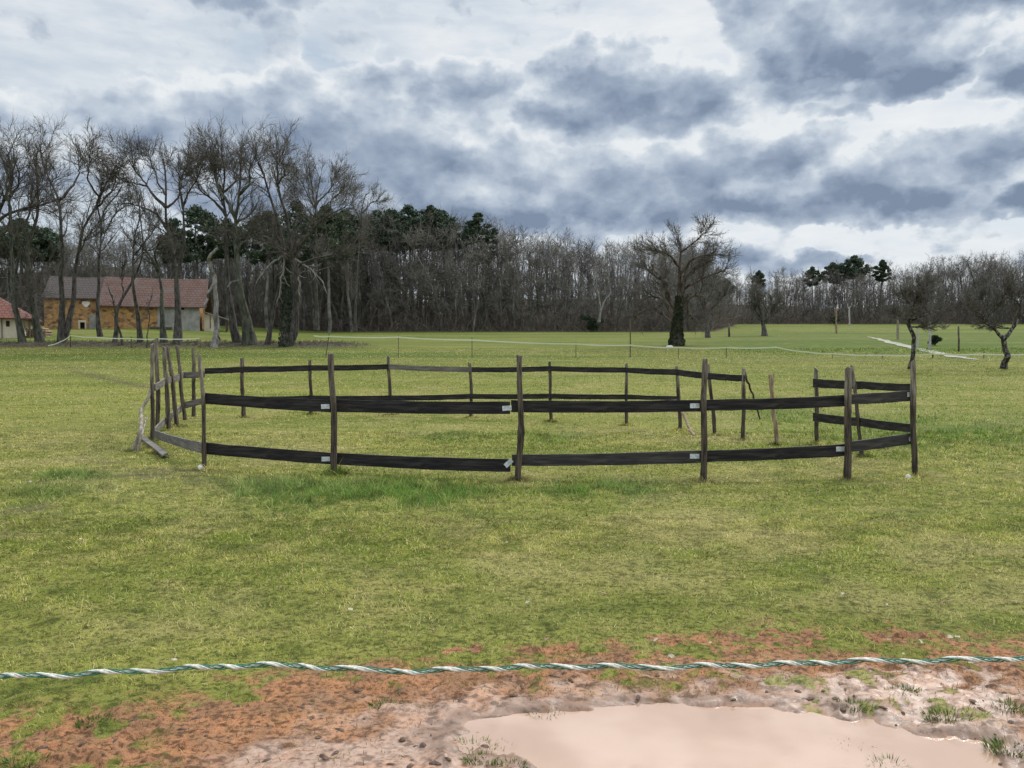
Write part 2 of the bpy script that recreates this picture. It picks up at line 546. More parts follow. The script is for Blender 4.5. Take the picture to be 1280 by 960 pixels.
def ground_material():
    m, t, b = new_mat('field_turf_and_mud')
    geo = t.n('ShaderNodeNewGeometry')
    P = geo.outputs['Position']
    mud, wet, lush, dry, lit = (t.attr(k) for k in ('mud', 'wet', 'lush', 'dry', 'litter'))
    sx, sy, sz = t.sep(P)[:3]
    # grass colour
    nb = t.noise(t.vec('MULTIPLY', P, (0.10, 0.45, 0)), 1.0, 5, 0.6)        # broad streaks
    nm = t.noise(t.vec('MULTIPLY', P, (1, 1.6, 0)), 1.6, 6, 0.65)
    nf = t.noise(P, 26.0, 4, 0.7)
    nff = t.noise(t.vec('MULTIPLY', P, (1, 1, 0)), 90.0, 3, 0.7)
    g = t.mix(t.smooth(nb, 0.35, 0.65), GRASS_A, GRASS_B)
    g = t.mix(t.smooth(nm, 0.50, 0.68, 0, 0.85), g, (0.32, 0.28, 0.095))
    g = t.mix(t.smooth(nm, 0.48, 0.32, 0, 0.75), g, (0.062, 0.100, 0.016))
    g = t.mix(t.math('MULTIPLY', dry, 0.55), g, DRYC)
    g = t.mix(t.math('MULTIPLY', lush, 0.9), g, LUSH)
    # far field: wide yellow and green bands of cut grass
    band = t.noise(t.vec('MULTIPLY', P, (0.018, 0.16, 0)), 1.0, 4, 0.55)
    far = t.smooth(sy, 28.0, 55.0)
    g = t.mix(t.math('MULTIPLY', far, t.smooth(band, 0.5, 0.62, 0, 0.7)), g, (0.215, 0.205, 0.085))
    g = t.mix(t.math('MULTIPLY', far, t.smooth(band, 0.50, 0.38, 0, 0.9)), g, (0.060, 0.125, 0.02))
    n7 = t.noise(t.vec('MULTIPLY', P, (1, 1.3, 0)), 7.5, 5, 0.65)
    g = t.mix(t.smooth(n7, 0.50, 0.34, 0, 0.75), g, (0.060, 0.070, 0.016))
    g = t.mix(t.smooth(n7, 0.54, 0.68, 0, 0.6), g, (0.31, 0.30, 0.100))
    # thatch gaps between blades, fine and dark
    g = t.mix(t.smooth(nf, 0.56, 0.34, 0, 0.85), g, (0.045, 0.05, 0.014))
    g = t.mix(t.smooth(nff, 0.60, 0.80, 0, 0.6), g, (0.42, 0.40, 0.15))
    st_ = t.noise(t.vec('MULTIPLY', P, (0.14, 1.1, 0)), 1.0, 6, 0.62)
    g = t.mix(t.math('MULTIPLY', far, t.smooth(st_, 0.54, 0.38, 0, 0.75)), g, (0.085, 0.115, 0.020))
    g = t.mix(t.math('MULTIPLY', far, 0.25), g, (0.07, 0.09, 0.012))
    # litter
    nl = t.noise(P, 3.0, 6, 0.7)
    g = t.mix(lit, g, t.mix(t.smooth(nl, 0.35, 0.65), (0.036, 0.030, 0.022), (0.12, 0.098, 0.066)))
    # mud
    n1 = t.noise(P, 5.0, 6, 0.62)
    n2 = t.noise(P, 34.0, 6, 0.68)
    mc = t.mix(t.smooth(n1, 0.38, 0.62), (0.43, 0.205, 0.10), (0.31, 0.165, 0.09))
    mc = t.mix(t.smooth(n2, 0.52, 0.36, 0, 0.85), mc, (0.085, 0.045, 0.026))
    mc = t.mix(t.smooth(n2, 0.58, 0.74, 0, 0.5), mc, (0.52, 0.34, 0.23))
    wc = t.mix(t.smooth(n2, 0.30, 0.66), (0.25, 0.155, 0.105), (0.44, 0.305, 0.23))
    n4 = t.noise(t.vec('MULTIPLY', P, (1, 1.5, 1)), 13.0, 5, 0.62)
    mc = t.mix(t.math('MULTIPLY', wet, t.smooth(n1, 0.30, 0.60, 0.35, 0.95)), mc, wc)
    mc = t.mix(t.math('MULTIPLY', t.attr('edge'), 0.75), mc, (0.19, 0.115, 0.075))
    mc = t.mix(t.smooth(n4, 0.49, 0.37, 0, 0.85), mc, (0.115, 0.062, 0.036))
    col = t.mix(t.smooth(t.math('ADD', mud, t.math('MULTIPLY_ADD', nf, 1.0, -0.5)), 0.22, 0.62), g, mc)
    t.put(b.inputs['Base Color'], col)
    rg = t.math('MULTIPLY', t.math('MULTIPLY', wet, mud), t.smooth(n2, 0.35, 0.6, 0.64, 0.40))
    t.put(b.inputs['Roughness'], t.math('SUBTRACT', 0.92, rg))
    t.put(b.inputs['Specular IOR Level'], t.math('MULTIPLY_ADD', t.math('MULTIPLY', wet, mud), 0.40, 0.08))
    hgt = t.math('ADD', t.math('MULTIPLY', nf, 0.6), t.math('ADD', t.math('MULTIPLY', n2, 0.8), t.math('MULTIPLY', nm, 1.2)))
    nd_ = t.math('MULTIPLY_ADD', wet, -0.86, 1.0)
    bump(t, b, t.math('MULTIPLY', hgt, nd_), 0.9, 0.03)
    return m


MAT = {}
MAT['ground'] = ground_material()


def wood_post():
    m, t, b = new_mat('weathered_post_wood')
    co = t.n('ShaderNodeTexCoord').outputs['Object']
    v = t.vec('MULTIPLY', co, (1, 1, 0.10))
    n = t.noise(v, 34, 6, 0.65)
    n2 = t.noise(co, 3.2, 4, 0.6)
    z = t.sep(co)[2]
    c = t.mix(t.smooth(n, 0.36, 0.64), (0.030, 0.024, 0.020), (0.115, 0.092, 0.072))
    wear = t.smooth(t.math('ADD', z, t.math('MULTIPLY_ADD', n2, 0.9, -0.45)), 0.75, 1.35)
    info = t.n('ShaderNodeObjectInfo').outputs['Random']
    wear = t.math('MULTIPLY', wear, t.math('MULTIPLY_ADD', info, 0.8, 0.2))
    c = t.mix(wear, c, t.mix(t.smooth(n, 0.34, 0.62), (0.10, 0.082, 0.062), (0.34, 0.30, 0.245)))
    t.put(b.inputs['Base Color'], c)
    b.inputs['Roughness'].default_value = 0.85
    b.inputs['Specular IOR Level'].default_value = 0.2
    bump(t, b, n, 0.7, 0.02)
    return m


def plank(name, c1, c2, knot):
    m, t, b = new_mat(name)
    co = t.n('ShaderNodeTexCoord').outputs['Object']
    v = t.vec('MULTIPLY', co, (0.5, 0.5, 7))
    n = t.noise(v, 5, 7, 0.62, dist=0.8)
    n2 = t.noise(co, 1.3, 4, 0.6)
    nn = t.noise(t.vec('MULTIPLY', co, (1, 1, 3)), 22, 4, 0.7)
    c = t.mix(t.smooth(n, 0.38, 0.66), c1, c2)
    c = t.mix(t.math('MULTIPLY', t.smooth(n2, 0.52, 0.70), t.smooth(n, 0.45, 0.6)), c, knot)
    c = t.mix(t.smooth(nn, 0.66, 0.75, 0, 0.35), c, knot)
    t.put(b.inputs['Base Color'], c)
    b.inputs['Roughness'].default_value = 0.72
    b.inputs['Specular IOR Level'].default_value = 0.22
    bump(t, b, n, 0.25, 0.004)
    return m


MAT['post'] = wood_post()
MAT['plank'] = plank('black_stained_plank', (0.011, 0.010, 0.012), (0.044, 0.039, 0.038), (0.105, 0.088, 0.072))
MAT['plank_grey'] = plank('grey_weathered_plank', (0.10, 0.09, 0.082), (0.22, 0.20, 0.18), (0.05, 0.045, 0.04))
MAT['plank_mid'] = plank('dark_grey_plank', (0.030, 0.028, 0.030), (0.075, 0.068, 0.064), (0.13, 0.115, 0.10))
MAT['stick'] = simple_mat('pale_barkless_stick', (0.12, 0.10, 0.08), (0.33, 0.29, 0.24), 14, 0.85, 0.5, 0.02, (1, 1, 0.3))
MAT['stake'] = simple_mat('tan_stake_wood', (0.16, 0.105, 0.07), (0.36, 0.27, 0.19), 14, 0.85, 0.4, 0.02, (1, 1, 0.2))
MAT['plate'] = simple_mat('dull_zinc', (0.42, 0.46, 0.48), (0.66, 0.70, 0.72), 30, 0.5, 0.1, 0.002, spec=0.4)
MAT['bark'] = simple_mat('dark_oak_bark', (0.028, 0.026, 0.023), (0.105, 0.097, 0.084), 7, 0.95, 0.9, 0.06, (1, 1, 0.3))
MAT['bark_moss'] = simple_mat('mossy_bark', (0.030, 0.038, 0.026), (0.110, 0.112, 0.086), 5, 0.95, 0.9, 0.06, (1, 1, 0.35))
MAT['bark_brown'] = simple_mat('torn_brown_bark', (0.038, 0.031, 0.026), (0.150, 0.115, 0.090), 3, 0.95, 0.9, 0.06, (1, 1, 0.35))
MAT['bark_pale'] = simple_mat('bleached_dead_wood', (0.12, 0.11, 0.10), (0.27, 0.26, 0.235), 5, 0.9, 0.5, 0.03, (1, 1, 0.4))
MAT['bark_fruit'] = simple_mat('lichen_fruit_bark', (0.030, 0.027, 0.024), (0.20, 0.19, 0.165), 9, 0.95, 0.8, 0.03, (1, 1, 0.6), lo=0.48, hi=0.62)
MAT['twig'] = simple_mat('twig_bark', (0.070, 0.063, 0.055), (0.155, 0.140, 0.120), 2, 0.95, 0.0)
MAT['twig_grey'] = simple_mat('grey_twig_bark', (0.115, 0.106, 0.094), (0.245, 0.226, 0.200), 0.6, 0.95, 0.0)
MAT['trunk_wood'] = simple_mat('forest_trunk_bark', (0.070, 0.067, 0.063), (0.225, 0.214, 0.194), 0.8, 0.95, 0.0)
MAT['trunk_pale'] = simple_mat('pale_forest_bark', (0.12, 0.115, 0.105), (0.33, 0.32, 0.295), 1.0, 0.95, 0.0)
MAT['brush'] = simple_mat('bramble_stems', (0.080, 0.068, 0.057), (0.190, 0.160, 0.130), 0.5, 0.95, 0.0)


def leaf_mat(name, c1, c2, scale):
    m, t, b = new_mat(name)
    co = t.n('ShaderNodeTexCoord').outputs['Object']
    n = t.noise(co, scale, 5, 0.6)
    r = t.n('ShaderNodeNewGeometry').outputs['Random Per Island']
    c = t.mix(t.smooth(t.math('ADD', n, t.math('MULTIPLY_ADD', r, 0.3, -0.15)), 0.35, 0.65), c1, c2)
    t.put(b.inputs['Base Color'], c)
    b.inputs['Roughness'].default_value = 0.7
    b.inputs['Specular IOR Level'].default_value = 0.2
    return m


MAT['pine'] = leaf_mat('pine_needles', (0.030, 0.052, 0.033), (0.085, 0.115, 0.064), 0.9)  # needle tones lightened to stand in for distance haze
MAT['ivy'] = leaf_mat('ivy_leaves', (0.022, 0.038, 0.022), (0.060, 0.082, 0.042), 2.0)

# ------------------------------------------------------------------ ground sheet
def spaced(lo, hi, dlo, dhi, step, grow, cap):
    a = list(np.arange(dlo, dhi, step))
    s, v = step, a[-1]
    while v < hi:
        s = min(s * grow, cap); v += s; a.append(v)
    s, v, b = step, a[0], []
    while v > lo:
        s = min(s * grow, cap); v -= s; b.append(v)
    return np.array(b[::-1] + a)


gx = spaced(-1500, 1500, -2.6, 2.6, 0.013, 1.022, 60)
gy = spaced(-60, 3000, 2.7, 5.0, 0.013, 1.016, 80)
X, Y = np.meshgrid(gx, gy)
fld = fields(X, Y)
ny, nx = X.shape
Vg = np.stack([X, Y, fld['z']], -1).reshape(-1, 3)
i, j = np.meshgrid(np.arange(ny - 1), np.arange(nx - 1), indexing='ij')
b0 = i * nx + j
Qg = np.stack([b0, b0 + 1, b0 + nx + 1, b0 + nx], -1).reshape(-1, 4)
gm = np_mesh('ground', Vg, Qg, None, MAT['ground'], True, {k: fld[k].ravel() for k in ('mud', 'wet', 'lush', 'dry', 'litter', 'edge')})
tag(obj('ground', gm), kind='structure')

# puddle water: a real sheet lying in the hollow
m, t, b = new_mat('muddy_water')
co = t.n('ShaderNodeNewGeometry').outputs['Position']
n = t.noise(co, 1.8, 3, 0.5)
t.put(b.inputs['Base Color'], t.mix(t.smooth(n, 0.35, 0.65), (0.42, 0.27, 0.185), (0.53, 0.365, 0.27)))
b.inputs['Roughness'].default_value = 0.02
b.inputs['IOR'].default_value = 1.7
b.inputs['Specular IOR Level'].default_value = 1.0
bump(t, b, t.noise(co, 9.0, 2, 0.5), 0.04, 0.01)
mb = MB()
mb.add([(-1.6, 1.6, WATER_Z), (3.6, 1.6, WATER_Z), (3.6, 3.95, WATER_Z), (-1.6, 3.95, WATER_Z)], [(0, 1, 2, 3)])
tag(mb.build('puddle_water', m), kind='structure')

# gravel path on the right
m = simple_mat('pale_gravel', (0.20, 0.20, 0.13), (0.38, 0.365, 0.30), 1.2, 0.9, 0.3, 0.02)
pts = [(1084, 421, 0.5), (1098, 424, 1.2), (1116, 429, 1.9), (1140, 435, 1.7), (1165, 440, 1.9), (1192, 446, 1.9), (1222, 450, 0.5)]


def ground_y_for(px, py):
    lo, hi = 20.0, 240.0
    prev = None
    for k in range(60):
        mid = (lo + hi) / 2
        x = (px - 640) / F * mid
        _, yy = to_px(np.array([x]), np.array([mid]), np.array([gz(x, mid)]))
        if yy[0] > py: lo = mid
        else: hi = mid
    return (lo + hi) / 2


def gpt(px, py):
    Yd = ground_y_for(px, py)
    x, y, z = ground_at(px, Yd)
    return np.array((x, y, z))


C = [gpt(a, bb) for a, bb, w in pts]
V, Q = [], []
fine = []
for k in range(len(C) - 1):
    for s in range(6):
        f_ = s / 6
        fine.append((C[k] * (1 - f_) + C[k + 1] * f_, pts[k][2] * (1 - f_) + pts[k + 1][2] * f_))
fine.append((C[-1], pts[-1][2]))
for k, (c, w) in enumerate(fine):
    nxt = fine[min(k + 1, len(fine) - 1)][0]; prv = fine[max(k - 1, 0)][0]
    d = nxt - prv; d[2] = 0; d /= np.linalg.norm(d)
    nrm = np.array((-d[1], d[0], 0))
    w = w * (0.27 + 0.08 * math.sin(k * 1.7) + 0.05 * math.sin(k * 4.1))
    for s in (-1, -0.33, 0.33, 1):
        q = c + nrm * s * w
        V.append((q[0], q[1], gz(q[0], q[1]) + 0.03))
for k in range(len(fine) - 1):
    for s in range(3):
        a = k * 4 + s
        Q.append((a, a + 1, a + 5, a + 4))
tag(obj('path', np_mesh('path', V, Q, None, m)), kind='structure')

# ------------------------------------------------------------------ grass blades
rng = np.random.default_rng(5)


def blades(n, d0, d1, pw, hscale, wmin, spots=None):
    # distance drawn with pdf ~ d**pw
    u = rng.random(n)
    d = (d0 ** (pw + 1) + u * (d1 ** (pw + 1) - d0 ** (pw + 1))) ** (1 / (pw + 1))
    x = (rng.random(n) * 2 - 1) * (d * 0.74 + 0.7)
    y = d
    if spots is not None:
        k_ = rng.integers(0, len(spots), n)
        rr_ = np.abs(rng.normal(size=n)) * 0.07 + 0.03; aa_ = rng.random(n) * 6.283
        x = spots[k_, 0] + np.cos(aa_) * rr_ * 1.3; y = spots[k_, 1] + np.sin(aa_) * rr_
    f = fields(x, y)
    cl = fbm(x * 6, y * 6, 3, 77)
    keep = rng.random(n) < np.clip((1 - f['mud'] * 0.93) * sstep(0.22, 0.5, cl + 0.25 * f['lush'] + rng.random(n) * 0.25), 0, 1) * (1 - 0.9 * f['litter'])
    keep &= ~((f['water'] > -0.1) & (y < 4.5)) 
    x, y, cl = x[keep], y[keep], cl[keep]
    f = {k: v[keep] for k, v in f.items()}
    n = len(x)
    h = hscale * (0.45 + 0.9 * rng.random(n)) * (0.7 + 0.7 * cl) * (1 + 2.2 * f['lush'] - 0.2 * f['dry'])
    h *= np.where(rng.random(n) < 0.02, 1.8, 1.0)
    w = np.maximum(wmin, y * 0.00085) * (0.6 + 0.8 * rng.random(n))
    th = rng.random(n) * 6.283
    lean = rng.random(n) * 1.3 + 0.15
    ld = rng.random(n) * 6.283
    z = f['z']
    base = np.stack([x, y, z - 0.004], -1)
    side = np.stack([np.cos(th), np.sin(th), 0 * th], -1) * w[:, None] * 0.5
    dirv = np.stack([np.cos(ld) * lean, np.sin(ld) * lean, np.ones(n)], -1)
    dirv /= np.linalg.norm(dirv, axis=1, keepdims=True)
    mid = base + dirv * (h * 0.55)[:, None]
    dir2 = dirv * np.array([1.5, 1.5, 0.55]); dir2 /= np.linalg.norm(dir2, axis=1, keepdims=True)
    tip = mid + dir2 * (h * 0.5)[:, None]
    V = np.stack([base - side, base + side, mid + side * 0.75, mid - side * 0.75, tip], 1).reshape(-1, 3)
    k = np.arange(n) * 5
    Q = np.stack([k, k + 1, k + 2, k + 3], -1)
    T = np.stack([k + 3, k + 2, k + 4], -1)
    # colour per blade
    r = rng.random((n, 1))
    pn = fbm(x * 0.9, y * 1.5, 4, 91)[:, None]
    pn = sstep(0.25, 0.75, pn)
    c = np.array([0.135, 0.185, 0.022]) * (1 - pn) + np.array([0.33, 0.33, 0.060]) * pn
    c = np.where(r < 0.16 + 0.2 * pn, np.array([0.47, 0.40, 0.16]), c)
    c = np.where(r > 0.84, np.array([0.07, 0.12, 0.018]), c)
    dr = (f['dry'][:, None] * rng.random((n, 1)))
    c = c * (1 - dr) + np.array([0.48, 0.40, 0.19]) * dr
    lu = np.clip(f['lush'][:, None] * 1.2, 0, 1) * (0.4 + 0.6 * rng.random((n, 1)))
    c = c * (1 - lu) + np.array([0.085, 0.180, 0.026]) * lu
    mu = f['mud'][:, None] * 0.8
    c = c * (1 - mu) + np.array([0.16, 0.105, 0.05]) * mu
    c = c * (0.75 + 0.5 * rng.random((n, 1))) * (0.62 + 0.85 * sstep(0.3, 0.68, cl))[:, None]  # clump noise also paints shade between tufts into the blade colour
    c = c * np.array([1.10, 1.08, 1.25])
    return V, Q, T, np.repeat(c, 5, 0)


gmat, t, b = new_mat('grass_blades')
t.put(b.inputs['Base Color'], t.attr('col', 'Color'))
b.inputs['Roughness'].default_value = 0.6
b.inputs['Specular IOR Level'].default_value = 0.12
tr = t.n('ShaderNodeBsdfTranslucent')
t.put(tr.inputs[0], t.attr('col', 'Color'))
mx = t.n('ShaderNodeMixShader'); mx.inputs[0].default_value = 0.35
gmat.node_tree.links.new(b.outputs[0], mx.inputs[1]); gmat.node_tree.links.new(tr.outputs[0], mx.inputs[2])
gmat.node_tree.links.new(mx.outputs[0], [n for n in gmat.node_tree.nodes if n.type == 'OUTPUT_MATERIAL'][0].inputs[0])

SPOTS = np.array([flat(a_, b_)[:2] for a_, b_ in ((256, 590.5), (418.6, 596), (646.8, 600.5), (880, 601.6), (1059, 600), (1143.7, 594), (1077, 572), (1020.7, 556),
                                                    (929, 550.5), (893.8, 544.7), (850.5, 538), (782.6, 531.6), (689, 527), (588.8, 521.7), (488, 518.4), (389, 518),
                                                    (304.7, 521.6), (190.5, 551), (212.3, 538), (221, 532.5), (972, 557), (164, 564), (192, 566), (182, 556))])
VV, QQ, TT, CC, off = [], [], [], [], 0
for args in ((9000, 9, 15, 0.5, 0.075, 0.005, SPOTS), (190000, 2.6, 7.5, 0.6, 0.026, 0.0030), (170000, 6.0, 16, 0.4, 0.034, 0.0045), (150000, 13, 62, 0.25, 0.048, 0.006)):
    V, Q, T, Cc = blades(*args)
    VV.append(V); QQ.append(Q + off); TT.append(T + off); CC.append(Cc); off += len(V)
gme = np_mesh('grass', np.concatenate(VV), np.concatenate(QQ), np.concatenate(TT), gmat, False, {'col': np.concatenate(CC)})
go = obj('grass', gme)
tag(go, 'short grazed yellow green turf covering the field', 'grass', kind='stuff')

# ------------------------------------------------------------------ tree growth
def norm(v):
    return v / (np.linalg.norm(v, axis=-1, keepdims=True) + 1e-9)


def grow(P, Rr, k, rg, tmin=0.3, tmax=1.0, length=0.4, ang=(0.5, 1.0), N=6, wob=0.22, up=0.05, rs=0.6, rmin=0.006, ltaper=0.5, tipk=1, absL=None, prop=False):
    """children of polylines P (M,N,3) ; returns child polylines"""
    M, n, _ = P.shape
    idx = np.repeat(np.arange(M), k + tipk)
    if prop:
        pl_ = np.linalg.norm(np.diff(P, axis=1), axis=2).sum(1)
        idx = rg.choice(M, size=M * k, p=pl_ / pl_.sum()); tipk = 0
    K = len(idx)
    tt = tmin + (tmax - tmin) * rg.random(K)
    if tipk:
        tt.reshape(M, k + tipk)[:, -tipk:] = 0.98
    f = tt * (n - 1); i0 = np.minimum(f.astype(int), n - 2); fr = (f - i0)[:, None]
    p = P[idx, i0] * (1 - fr) + P[idx, i0 + 1] * fr
    r0 = Rr[idx, i0] * (1 - fr[:, 0]) + Rr[idx, i0 + 1] * fr[:, 0]
    d = norm(P[idx, i0 + 1] - P[idx, i0])
    rv = rg.normal(size=(K, 3)); perp = norm(rv - d * (rv * d).sum(1, keepdims=True))
    a = ang[0] + (ang[1] - ang[0]) * rg.random(K)
    if tipk:
        a.reshape(M, k + tipk)[:, -tipk:] *= 0.4
    d = d * np.cos(a)[:, None] + perp * np.sin(a)[:, None]
    plen = np.linalg.norm(np.diff(P, axis=1), axis=2).sum(1)[idx] if absL is None else np.full(K, absL)
    L = plen * length * (1 - ltaper * tt) * (0.55 + 0.8 * rg.random(K))
    out = np.empty((K, N, 3)); out[:, 0] = p
    for s in range(1, N):
        d = norm(d + rg.normal(size=(K, 3)) * wob + np.array([0, 0, up]))
        p = p + d * (L / (N - 1))[:, None]
        out[:, s] = p
    rc = np.maximum(r0 * rs * (0.7 + 0.4 * rg.random(K)), rmin)
    rad = rc[:, None] * (1 - np.linspace(0, 1, N)[None] * 0.68)
    return out, np.maximum(rad, rmin * 0.55)


def resample(pts, n):
    pts = np.asarray(pts, float)
    s = np.concatenate([[0], np.cumsum(np.linalg.norm(np.diff(pts, axis=0), axis=1))])
    u = np.linspace(0, s[-1], n)
    return np.stack([np.interp(u, s, pts[:, k]) for k in range(3)], -1)


def smooth_line(p, it=2):
    for _ in range(it):
        q = p.copy(); q[1:-1] = 0.25 * p[:-2] + 0.5 * p[1:-1] + 0.25 * p[2:]; p = q
    return p


def ivy_leaves(mb, P, Rr, rg, n, size, spread):
    M, N, _ = P.shape
    i = rg.integers(0, N - 1, n); m_ = rg.integers(0, M, n); f = rg.random(n)[:, None]
    c = P[m_, i] * (1 - f) + P[m_, i + 1] * f
    r = Rr[m_, i]
    a = rg.random(n) * 6.283
    c = c + np.stack([np.cos(a), np.sin(a), 0 * a], -1) * (r + spread * rg.random(n) ** 1.5)[:, None]
    u = norm(rg.normal(size=(n, 3))); v = norm(np.cross(u, rg.normal(size=(n, 3))))
    s = size * (0.6 + 0.8 * rg.random(n))[:, None]
    V = np.stack([c - u * s, c + v * s * 0.8, c + u * s, c - v * s * 0.8], 1).reshape(-1, 3)
    k = np.arange(n) * 4
    mb.add(V, np.stack([k, k + 1, k + 2, k + 3], -1))


def traced_tree(name, label, cat, group, Yd, traces, seed, bark='bark', twig='twig', crown_scale=1.0, levels=(7, 8, 7), start=0.42,
                ivy=0, depth=1.0, base_py=None, ang=(0.32, 0.85), up=0.05, dead=None, lenk=0.36, flare=1.35, wobk=1.0, twig_r=0.0115, squash=(260, 0.40), tk=1.0):
    """traces: list of (points in photo pixels, start width px, end width px, crown?) ; real thickness and depth are added"""
    rg = np.random.default_rng(seed)
    lines, rads, crownable = [], [], []
    bx = traces[0][0][0][0]
    gx0, gy0, gz0 = ground_at(bx, Yd)
    NS = 16
    shift = None
    for ti, tr_ in enumerate(traces):
        pts, w0, w1 = tr_[:3]
        P3 = np.array([at(a, bb + max(0, squash[0] - bb) * squash[1], Yd) for a, bb in pts])
        if ti == 0:
            shift = gz0 - 0.15 - P3[0, 2]
        hgt = max(1.0, P3[:, 2].max() - gz0)
        q = resample(P3, NS)
        # depth wander, growing upwards
        wd = np.cumsum(rg.normal(size=NS)) * 0.16 * depth
        wd += np.linspace(0, 1, NS) * rg.normal() * 0.9 * depth
        if ti > 0:      # start on the nearest earlier line
            best, bd = None, 1e9
            for ln in lines:
                dd = np.abs(ln[:, 0] - q[0, 0]) + np.abs(ln[:, 2] - q[0, 2])
                kk = int(dd.argmin())
                if dd[kk] < bd: bd, best = dd[kk], ln[kk]
            if bd < 1.6:
                wd = wd - wd[0] + (best[1] - Yd)
                q[0, 0], q[0, 2] = best[0], best[2]
            else:
                wd -= wd[0]
                wd = wd + rg.normal() * 0.3
        else:
            wd -= wd[0]
        q[:, 1] = Yd + wd
        if q[0, 2] < gz0 + 0.5:
            q[0, 2] = gz(q[0, 0], q[0, 1]) - 0.15
        q = smooth_line(q, 1)
        q[1:-1] += rg.normal(size=(NS - 2, 3)) * 0.022 * (hgt / 12) * wobk
        r = (w1 + (w0 - w1) * (1 - np.linspace(0, 1, NS)) ** 1.7) * 0.5 * Yd / F * 0.9
        if ti == 0 or tr_[0][0][1] > 415:
            r[0] *= flare; r[1] *= 1 + (flare - 1) * 0.3
        lines.append(q); rads.append(r); crownable.append(tr_[3] if len(tr_) > 3 else True)
    o = empty(name, (gx0, Yd, gz0), label, cat, group)
    org = (gx0, Yd, gz0)
    tb = MB(org)
    L = np.array(lines); RR = np.array(rads)
    tb.add(*tubes(L, RR, 8))
    sel = np.array(crownable)
    cb = MB(org)
    if sel.any() and levels:
        A, RA = L[sel], RR[sel]
        Hc = max(2.5, L[0, :, 2].max() - gz0) * crown_scale
        l1, r1 = grow(A, RA, levels[0] + 4, rg, start, 1.0, 0.26 * lenk / 0.36, ang, 8, 0.15 * wobk, up, 0.5, 0.020 * tk, 0.35, absL=Hc)
        tb.add(*tubes(l1, r1, 5))
        l2, r2 = grow(l1, r1, levels[1] + 2, rg, 0.08, 1.0, 0.095 * lenk / 0.36, (0.35, 0.9), 6, 0.17 * wobk, up * 1.2, 0.55, twig_r * 1.35, 0.1, absL=Hc, prop=True)
        cb.add(*tubes(l2, r2, 4))
        l3, r3 = grow(l2, r2, levels[2] - 1, rg, 0.1, 1.0, 0.052 * lenk / 0.36, (0.35, 0.9), 4, 0.18, up * 1.5, 0.62, twig_r, 0.1, absL=Hc, prop=True)
        cb.add(*tubes(l3, r3, 3))
    tb.build('trunk', MAT[bark], o, True)
    if cb.n: cb.build('crown', MAT[twig], o)
    if dead:
        for pts, w0, w1 in dead:
            db = MB(org)
            q = resample(np.array([at(a, bb, Yd - 0.8 * k / max(1, len(pts) - 1)) for k, (a, bb) in enumerate(pts)]), 10)
            q[1:-1] += rg.normal(size=(8, 3)) * 0.04
            r = np.linspace(w0, w1, 10) * 0.5 * Yd / F
            db.add(*tubes(q[None], r[None], 6))
            c1, cr1 = grow(q[None], r[None], 7, rg, 0.3, 1.0, 0.4, (0.4, 0.9), 5, 0.25, -0.02, 0.5, 0.012)
            db.add(*tubes(c1, cr1, 4))
            d_ = db.build('dead_limb', MAT['bark_pale'], o)
            d_['label'] = 'bleached broken limb'
    if ivy:
        ib = MB(org)
        n_up = int(NS * 0.55)
        ivy_leaves(ib, L[:1, :n_up], RR[:1, :n_up], rg, ivy, 0.07, 0.08)
        ib.build('ivy', MAT['ivy'], o)
    return o


def s3(pts, ox=0, oy=120, k=3.0):
    return [(ox + a / k, oy + b / k) for a, b in pts]


GRP = 'bare trees in the row beside the barn'
row = []


def T1(pts, w0, w1, c=True): return (s3(pts), w0, w1, c)
def T2(pts, w0, w1, c=True): return (s3(pts, 240), w0, w1, c)


traced_tree('oak_tree', 'leafless oak at the left photo edge, limbs reaching over the red-roofed cream house', 'tree', GRP, 66,
            [(s3([(-70, 905), (-75, 760), (-60, 600), (-35, 480), (0, 380), (30, 280), (45, 190), (20, 80)]), 14, 3),
             (s3([(-50, 520), (0, 450), (70, 420), (140, 395), (200, 350)]), 6, 2), (s3([(-60, 600), (-90, 400), (-80, 200), (-60, 60)]), 7, 2),
             (s3([(0, 380), (60, 300), (100, 200), (90, 110)]), 4, 1.5), (s3([(-60, 690), (0, 680), (60, 690), (100, 740)]), 3, 1)], 1)
traced_tree('oak_tree', 'slim leafless tree leaning left, just right of the red-roofed house', 'tree', GRP, 66,
            [T1([(85, 905), (62, 800), (46, 700), (38, 600), (28, 500), (20, 400), (30, 300), (35, 180)], 9, 2.5),
             T1([(46, 700), (80, 600), (100, 500), (110, 400)], 4, 1.5)], 2, bark='bark_moss', start=0.35, levels=(7, 6, 5), crown_scale=0.8)
traced_tree('oak_tree', 'leafless tree forking low into three stems, just left of the thick double trunk', 'tree', GRP, 67,
            [T1([(152, 908), (132, 780), (118, 650), (125, 550), (148, 450), (150, 300), (145, 180), (150, 90)], 11, 2.5),
             T1([(118, 650), (100, 580), (90, 470), (82, 350), (90, 220), (70, 130)], 5, 2), T1([(125, 550), (118, 420), (122, 300), (110, 180)], 4, 1.5)],
            3, bark='bark_moss', crown_scale=0.75, levels=(7, 7, 6))
